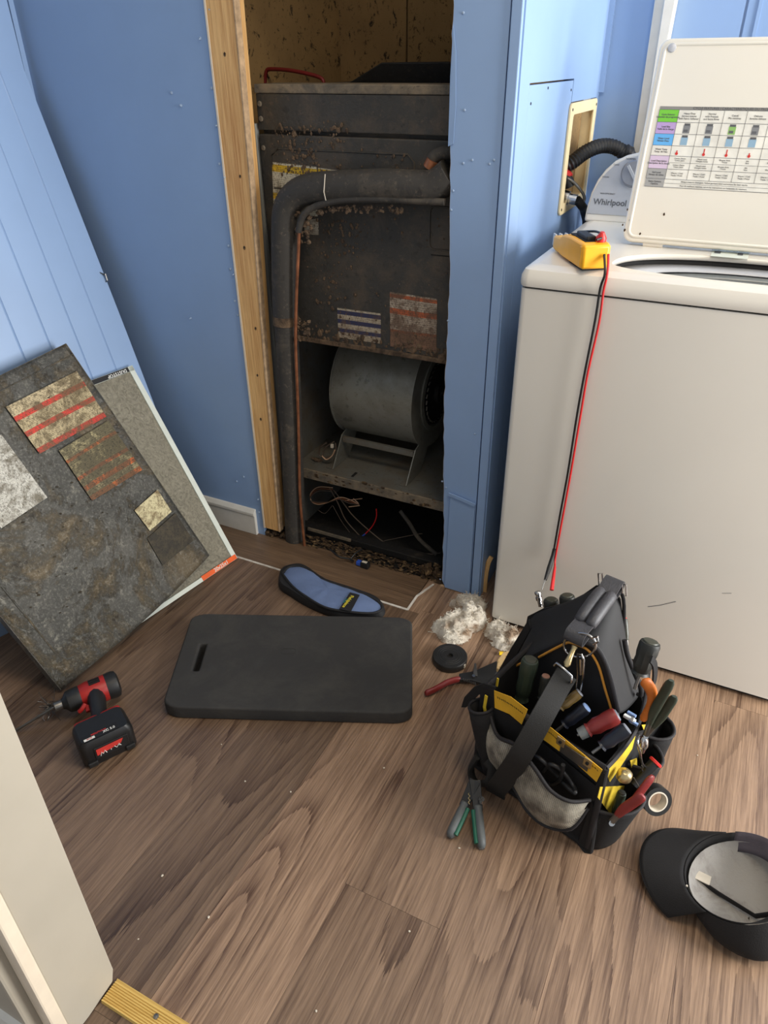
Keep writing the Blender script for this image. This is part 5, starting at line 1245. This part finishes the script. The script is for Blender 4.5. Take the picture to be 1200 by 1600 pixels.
# ================================================================== TOOL POUCH (blue)
po = thing('meter_pouch', 'slate blue and black zip pouch with yellow lettering lying by the closet sill', 'pouch', onz(515, 930))
ol = [(437, 903), (441, 890), (462, 884), (478, 888), (508, 908), (550, 922), (588, 936), (599, 950), (592, 961), (560, 961), (520, 958), (480, 942), (452, 925), (438, 915)]
il = [(441, 896), (452, 886), (466, 885), (481, 890), (508, 908), (550, 922), (584, 936), (597, 950), (582, 958), (545, 956), (508, 949), (478, 932), (457, 916)]
base = smoothpath([onz(x, y, .016) for x, y in ol]+[onz(*ol[0], .016)], 4)[:-1]
cen = sum(base, Vector())/len(base)
q = MB(); rows = []
for (s_, z) in ((1.0, .001), (1.03, .010), (1.01, .020), (.97, .027)): rows.append([Vector((cen.x+(p.x-cen.x)*s_, cen.y+(p.y-cen.y)*s_, z)) for p in base])
m_ = len(base); q.add([p for r_ in rows for p in r_], [(i*m_+k, i*m_+(k+1) % m_, (i+1)*m_+(k+1) % m_, (i+1)*m_+k) for i in range(3) for k in range(m_)]+[list(range(m_)), [3*m_+k for k in range(m_)]])
q.build('pouch_body', po, m_pouch_blk, smooth=45)
top_ = smoothpath([onz(x, y, .0285) for x, y in il]+[onz(*il[0], .0285)], 4)[:-1]; cen2 = sum(top_, Vector())/len(top_); m2 = len(top_)
vs = []
for j, s_ in enumerate((1, .85, .6, .3)):
    for p in top_:
        d = cen2+(p-cen2)*s_; d.z = .0275+(.0055 if j else 0)+.003*noise.noise(d*55); vs.append(d)
vs.append(cen2+Vector((0, 0, .005)))
MB().add(vs, [(j*m2+k, j*m2+(k+1) % m2, (j+1)*m2+(k+1) % m2, (j+1)*m2+k) for j in range(3) for k in range(m2)]+[(3*m2+k, 3*m2+(k+1) % m2, 4*m2) for k in range(m2)]).build('blue_panel', po, m_pouch_blue, smooth=70, label='slate blue cloth top')
MB().tube([p+Vector((0, 0, .0)) for p in top_], .0032, 8, closed=True).build('edge_binding', po, m_pouch_blk, smooth=60)
band = [(530, 952), (547, 926), (562, 930), (548, 956)]
bp_ = MB().prism([onz(x, y, .0345) for x, y in band], (0, 0, .0015)).build('logo_band', po, m_pouch_blk)
a_, b_ = onz(535, 951, .036), onz(552, 929, .036)
tmx = frame((a_+b_)/2+Vector((0, 0, .0004)), (a_-b_), Vector((0, 0, 1)).cross(a_-b_))
MB().mesh(textmesh('Fieldpiece', .0132, .0003, True), tmx).build('logo_lettering', po, m_logo)
MB().mesh(textmesh('TOOLS', .006, .0003, True), tmx @ Matrix.Translation((0, -.0085, 0))).build('logo_lettering', po, m_tealp)
# ================================================================== RAG
def ragf():
    q = MB(); nx, ny = 74, 60
    lob = [(-.475, 1.345, .045, .055, .038), (-.458, 1.395, .045, .048, .045), (-.475, 1.455, .045, .035, .03), (-.505, 1.338, .03, .024, .026), (-.345, 1.375, .030, .033, .032), (-.375, 1.385, .03, .033, .028), (-.345, 1.345, .028, .018, .018), (-.50, 1.44, .028, .016, .02)]
    x0, x1, y0, y1 = -.56, -.30, 1.28, 1.50
    def h(x, y):
        s_ = 0
        for cx, cy, rx, ry, hz in lob:
            d = ((x-cx)/rx)**2+((y-cy)/ry)**2
            if d < 1.0: s_ = max(s_, hz*(1-d)**.4)
        if s_ <= 0: return 0
        s_ *= .75+.8*abs(noise.noise(Vector((x*32, y*32, 1))))+.25*noise.noise(Vector((x*90, y*90, 3)))
        return s_ + .003*noise.noise(Vector((x*300, y*300, 2)))
    V = []; idx = {}
    for j in range(ny+1):
        for i in range(nx+1):
            x, y = x0+(x1-x0)*i/nx, y0+(y1-y0)*j/ny; V.append(Vector((x, y, h(x, y))))
    F_ = []; W = nx+1
    for j in range(ny):
        for i in range(nx):
            a = j*W+i; c = (a, a+1, a+W+1, a+W)
            if max(V[k].z for k in c) > .001: F_.append(c)
    used = sorted({k for f in F_ for k in f}); mp = {k: i for i, k in enumerate(used)}
    vs = []
    for k in used:
        p = V[k].copy(); 
        if p.z <= .001: p.z = .001
        p += Vector((noise.noise(p*120), noise.noise(p*120+Vector((5, 5, 5))), 0))*.004; vs.append(p)
    q.add(vs, [[mp[k] for k in f] for f in F_]); return q, vs
q, rv = ragf()
rgo = thing('rag', 'crumpled white and brown stained terry rag on the floor against the washer corner', 'rag', (-.43, 1.38, 0))
q.build('cloth', rgo, m_rag, smooth=80)
q = MB(); rq = random.Random(8)
for i in range(900):
    p = rq.choice(rv)
    if p.z < .006 and rq.random() < .3: continue
    d = Vector((rq.gauss(0, 1), rq.gauss(0, 1), abs(rq.gauss(0, .8))))*.0028
    q.strap([p, p+d, p+d*1.6+Vector((0, 0, -.001))], (d.y, -d.x, .1), .0016, .0009)
q.build('terry_loops', rgo, m_rag, kind='stuff')
rq_ = MB().blob(onz(811, 1008, .012), .014, 2, .8, 60, (.9, 1.3, .8))
tagp(rq_.build('rag_scrap', None, m_rag, smooth=80), 'small white rag end showing between the washer and the bag', 'rag')
# ================================================================== TAPE ROLL ON FLOOR
fr_ = thing('tape_roll', 'black electrical tape roll lying flat on the floor in front of the rag', 'tape roll', onz(703, 1030))
c_ = onz(703, 1024, .019)
MB().lathe([(.034, 0), (.0415, .0005), (.0425, .002), (.0425, .017), (.041, .019), (.008, .0185), (.007, .012)], Vector((c_.x, c_.y, .0005)), (0, 0, 1), 40).build('tape', fr_, m_tapeb, smooth=40)
for r_ in (.031, .026, .0205): MB().tube([Vector((c_.x+r_*math.cos(a), c_.y+r_*math.sin(a), .0193)) for a in [2*math.pi*k/32 for k in range(32)]], .0005, 5, closed=True).build('tape_layer', fr_, m_tapeb)
MB().box((c_.x+.0405, c_.y-.012, .004), (c_.x+.0432, c_.y-.006, .014)).build('tape_end', fr_, m_tapew)
# ================================================================== IMPACT DRIVER
dd = thing('impact_driver', 'red and black cordless driver lying on the floor under the corner of the metal cover', 'impact driver', onz(150, 1120))
e1_ = (onz(222, 1168)-onz(140, 1208)).normalized(); e2_ = Vector((0, 0, 1)).cross(e1_)   # e2 away from the camera
D3 = Matrix((e1_, e2_, Vector((0, 0, 1)))).transposed()
dO = onz(140, 1206)
def dm_(a, b, z): return dO + e1_*a + e2_*b + Vector((0, 0, z))
BL_ = (onz(222, 1168)-dO).length
bt = MB(); ol = rrect(BL_, .074, .012, 4, BL_/2-.004, .043)
rows = [(1, 0), (1, .05), (.94, .062), (.86, .070)]
vs = []; m_ = len(ol)
for s_, z in ((.93, .0), (1, .006), (1, .052), (.95, .062), (.86, .068)):
    for p in ol: vs.append(dm_(BL_/2-.004+(p[0]-BL_/2+.004)*s_, .043+(p[1]-.043)*s_, z))
bt.add(vs, [(i*m_+k, i*m_+(k+1) % m_, (i+1)*m_+(k+1) % m_, (i+1)*m_+k) for i in range(4) for k in range(m_)]+[list(range(m_)), [4*m_+k for k in range(m_)]])
bto = bt.build('battery', dd, m_batt, smooth=35)
MB().box((.02, -.0005, .020), (BL_-.02, .006, .050), D3, dm_(0, .004, 0)).build('battery_label_plate', bto, m_batt, bevel=.001)
bs_ = MB().box((.024, -.0012, .022), (BL_-.026, .0, .047), D3, dm_(0, .004, 0)).build('battery_sticker', bto, m_ink)
MB().prism([dm_(.024, .0022, .047), dm_(.080, .0022, .047), dm_(.074, .0022, .036), dm_(.024, .0022, .030)], e2_*.0006).build('sticker_colour', bs_, m_sticker_red)
hwt = MB()
for seg in ([(.030, .027), (.033, .036), (.036, .030), (.040, .037), (.043, .029)], [(.052, .031), (.053, .033)], [(.060, .036), (.064, .030), (.070, .038), (.073, .031), (.069, .034)]):
    hwt.tube([dm_(a, .0014, z) for a, z in seg], .0008, 5)
hwt.build('hand_writing', bs_, m_inkw, kind='stuff')
for a in (.012, BL_-.02):
    MB().box((-.010, -.002, .004), (.010, .004, .016), D3, dm_(a, .004, 0)).build('battery_foot', bto, m_drillblk, bevel=.002)
# battery top face print
tpm = frame(dm_(BL_/2-.012, .022, .0686), e1_, e2_)
bp2 = MB().box((-.036, -.009, 0), (.036, .009, .0008), tpm.to_3x3(), tpm.translation).build('rating_plate', bto, m_ink)
MB().box((-.034, -.007, .0008), (-.012, -.001, .0012), tpm.to_3x3(), tpm.translation).build('white_badge', bp2, m_inkw)
MB().mesh(textmesh('REDLITHIUM', .0055, .0002, True), tpm @ Matrix.Translation((-.002, .0035, .001))).build('plate_print', bp2, m_red)
MB().mesh(textmesh('XC 5.0', .0085, .0002, True), tpm @ Matrix.Translation((.018, -.002, .001))).build('plate_print', bp2, m_inkw)
MB().mesh(textmesh('M18', .006, .0002, True), tpm @ Matrix.Translation((-.023, -.004, .0013))).build('plate_print', bp2, m_sticker_red)
# foot (red) above battery, handle, head
MB().box((.004, .050, .010), (BL_-.008, .090, .060), D3, dO).build('tool_foot', dd, m_drillred, bevel=.006)
hA, hB = dm_(BL_*.52, .085, .036), onz(150, 1088, .045)
MB().tube(smoothpath([hA, hA.lerp(hB, .4)+Vector((0, 0, .004)), hB], 5), [.026, .025, .023, .021, .020, .020, .021, .022, .023, .024, .024], 14, flat=.85).build('grip', dd, m_drillblk, smooth=60)
n0, n1 = onz(186, 1066, .045), onz(108, 1096, .045); hx_ = (n1-n0).normalized()
MB().lathe([(.020, 0), (.029, .004), (.031, .012), (.030, .028), (.026, .03)], n0, hx_, 20).build('motor_cap', dd, m_drillblk, smooth=40)
MB().lathe([(.0285, .024), (.030, .028), (.029, .07), (.026, .085), (.024, .09)], n0, hx_, 20).build('red_housing', dd, m_drillred, smooth=40)
MB().lathe([(.026, .084), (.027, .09), (.024, .112), (.014, .120), (.012, .124)], n0, hx_, 20).build('nose_cone', dd, m_drillblk, smooth=40)
MB().lathe([(.010, .12), (.011, .123), (.011, .140), (.008, .142)], n0, hx_, 16).build('bit_chuck', dd, m_steel, smooth=40)
n2 = n0+hx_*.14
bit_end = onz(22, 1143, .006)
MB().tube([n2, bit_end], .0032, 6).build('long_bit', dd, m_steel)
MB().tube(smoothpath([onz(133, 1100, .055), onz(128, 1108, .05), onz(124, 1112, .045)], 3), .005, 8).build('trigger_guard', dd, m_drillred, smooth=40)
MB().tube([onz(136, 1103, .05), onz(138, 1112, .045)], .005, 8).build('trigger', dd, m_drillred)
for k in range(3): MB().box((-.012, -.0015, .028), (.012, .0015, .032), frame((0, 0, 0), hx_, Vector((0, 0, 1)).cross(hx_)).to_3x3(), n0+hx_*(.05)+Vector((0, 0, 0))+Vector((0, 0, 1)).cross(hx_)*(.006*k-.006)).build('vent_slot', dd, m_black)
# ================================================================== CAP
cp_ = thing('baseball_cap', 'black baseball cap lying upside down on the floor, grey lining showing', 'cap', (.2, .93, 0))
cf_ = Vector((.995, -.1, 0)).normalized(); cg_ = Vector((.1, .995, 0)).normalized()
cc = Vector((.216, .902, 0))
def ring(th, sc=1., z=None, back=0):
    c, s_ = math.cos(th), math.sin(th)
    zz = .068+.034*c if z is None else z
    return cc + cf_*(.084*c*sc) + cg_*(.092*s_*sc) + Vector((0, 0, zz))
def shell(off, name, m, zf=1.0):
    prof = [(1.0, 1.0) if not off else (1.0, .82), (1.03, .75), (1.02, .5), (.96, .28), (.84, .12), (.60, .04), (.3, .02), (.02, .015)]
    nn_ = 40; vs = []
    for s_, zz in prof:
        for k in range(nn_):
            th = 2*math.pi*k/nn_; p = ring(th, s_-off); zr = p.z
            p += cf_*.034*(1-zz)-cg_*.026*(1-zz); p.z = .003+off*.06+(zr-.003)*zz + (.0015*noise.noise(p*50) if zz < .9 else 0); vs.append(p)
    return MB().add(vs, [(i*nn_+k, i*nn_+(k+1) % nn_, (i+1)*nn_+(k+1) % nn_, (i+1)*nn_+k) for i in range(len(prof)-1) for k in range(nn_)]).build(name, cp_, m, smooth=70)
shell(0, 'crown', m_cap); shell(.05, 'lining', m_caplin, 1)
def bnd(th0, th1, sc0, sc1, dz0, dz1, name, m, n_=30, solid=.0015):
    def fn(u, v):
        th = th0+(th1-th0)*u; p = ring(th, sc0+(sc1-sc0)*v); p.z += dz0+(dz1-dz0)*v; return p
    return MB().grid(fn, n_, 4).build(name, cp_, m, solid=solid, smooth=70)
bnd(R(105), 2*math.pi-R(40), .985, .80, .002, -.030, 'sweatband', m_cap, 48)
bnd(-R(40), R(105), 1.0, .80, .003, -.030, 'faded_sweatband', m_capside)
def brim(u, v):
    th = math.pi+R(-66)+R(132)*u; p = ring(th, 1.0); c = math.cos(th-math.pi); ext = .074*v*max(.05, c)**.45
    q_ = p - cf_*ext + cg_*(.004*math.sin(th-math.pi)*v*-6*.0)
    q_ += cg_*(-math.sin(th-math.pi))*.012*v
    q_.z = p.z*(1-v)+(.006+.018*max(0, c-.2)*(1-(2*u-1)**2))*v; return q_
br_ = MB().grid(brim, 28, 10).build('brim', cp_, m_cap, solid=.004, smooth=60, label='black brim underside')
MB().tube([ring(math.pi, .9)+Vector((0, 0, -.02)), cc-cf_*.02-cg_*.012+Vector((0, 0, .014)), cc+cf_*.04-cg_*.022+Vector((0, 0, .016)), ring(-.25, .86)+Vector((0, 0, -.05))], .006, 8, flat=.3).build('seam_tape', cp_, m_bind)
MB().box((-.018, -.009, 0), (.018, .009, .002), Matrix((cf_, cg_, Vector((0, 0, 1)))).transposed(), ring(math.pi, .66)+Vector((0, 0, -.016))).build('care_tag', cp_, m_tapew)
sb = MB().strap(smoothpath([ring(-R(34), 1.05), ring(-R(20), 1.10)+Vector((0, 0, .004)), ring(0, 1.12)+Vector((0, 0, .005)), ring(R(20), 1.08)+Vector((0, 0, .002))], 4), (0, 0, 1), .018, .002).build('adjuster_strap', cp_, m_capside)
for k in range(5):
    p = ring(R(-24+9*k), 1.118)+Vector((0, 0, .005)); MB().lathe([(.002, -.001), (.002, .0015)], p, p-cc-Vector((0, 0, p.z)), 8).build('strap_hole', cp_, m_black)
MB().lathe([(.002, 0), (.0015, .002)], ring(math.pi+.55, 1.0)+Vector((0, 0, .004)), (0, 0, 1), 8).build('thread_knot', cp_, m_tapew)
# ================================================================== YELLOW THRESHOLD
th = MB(); prof = [(.292, 0)]
for k in range(9): prof += [(.2935+.0036*k, .0065), (.2950+.0036*k, .0065), (.2955+.0036*k, .0050), (.2965+.0036*k, .0050)]
prof += [(.3285, .0065), (.330, 0)]
th.prism([(JX+.003, y, z) for y, z in prof], (1.1, 0, 0))
tho = tagp(th.build('threshold_strip', None, m_pine_plain, label=None), 'ribbed yellow wooden threshold strip across the doorway at the bottom left', 'threshold strip')
MB().blob(onz(244, 1588, .007), .004, 1, .3, 80, (1, 1, .3)).build('screw_head', tho, m_steel)
# crumbs on the floor
cr = MB(); rq = random.Random(21)
for x, y in ((454, 1237), (326, 1433), (216, 1467), (253, 1368), (346, 1163), (383, 1221), (718, 1325), (494, 1580), (640, 1455), (700, 1000), (1090, 1180), (600, 1200)):
    cr.blob(onz(x, y, .0012), rq.uniform(.0015, .0028), 1, .5, 200, (1, 1, .5))
tagp(cr.build('crumbs', None, m_tapew), 'tiny pale crumbs scattered on the floor', 'crumbs', kind='stuff')
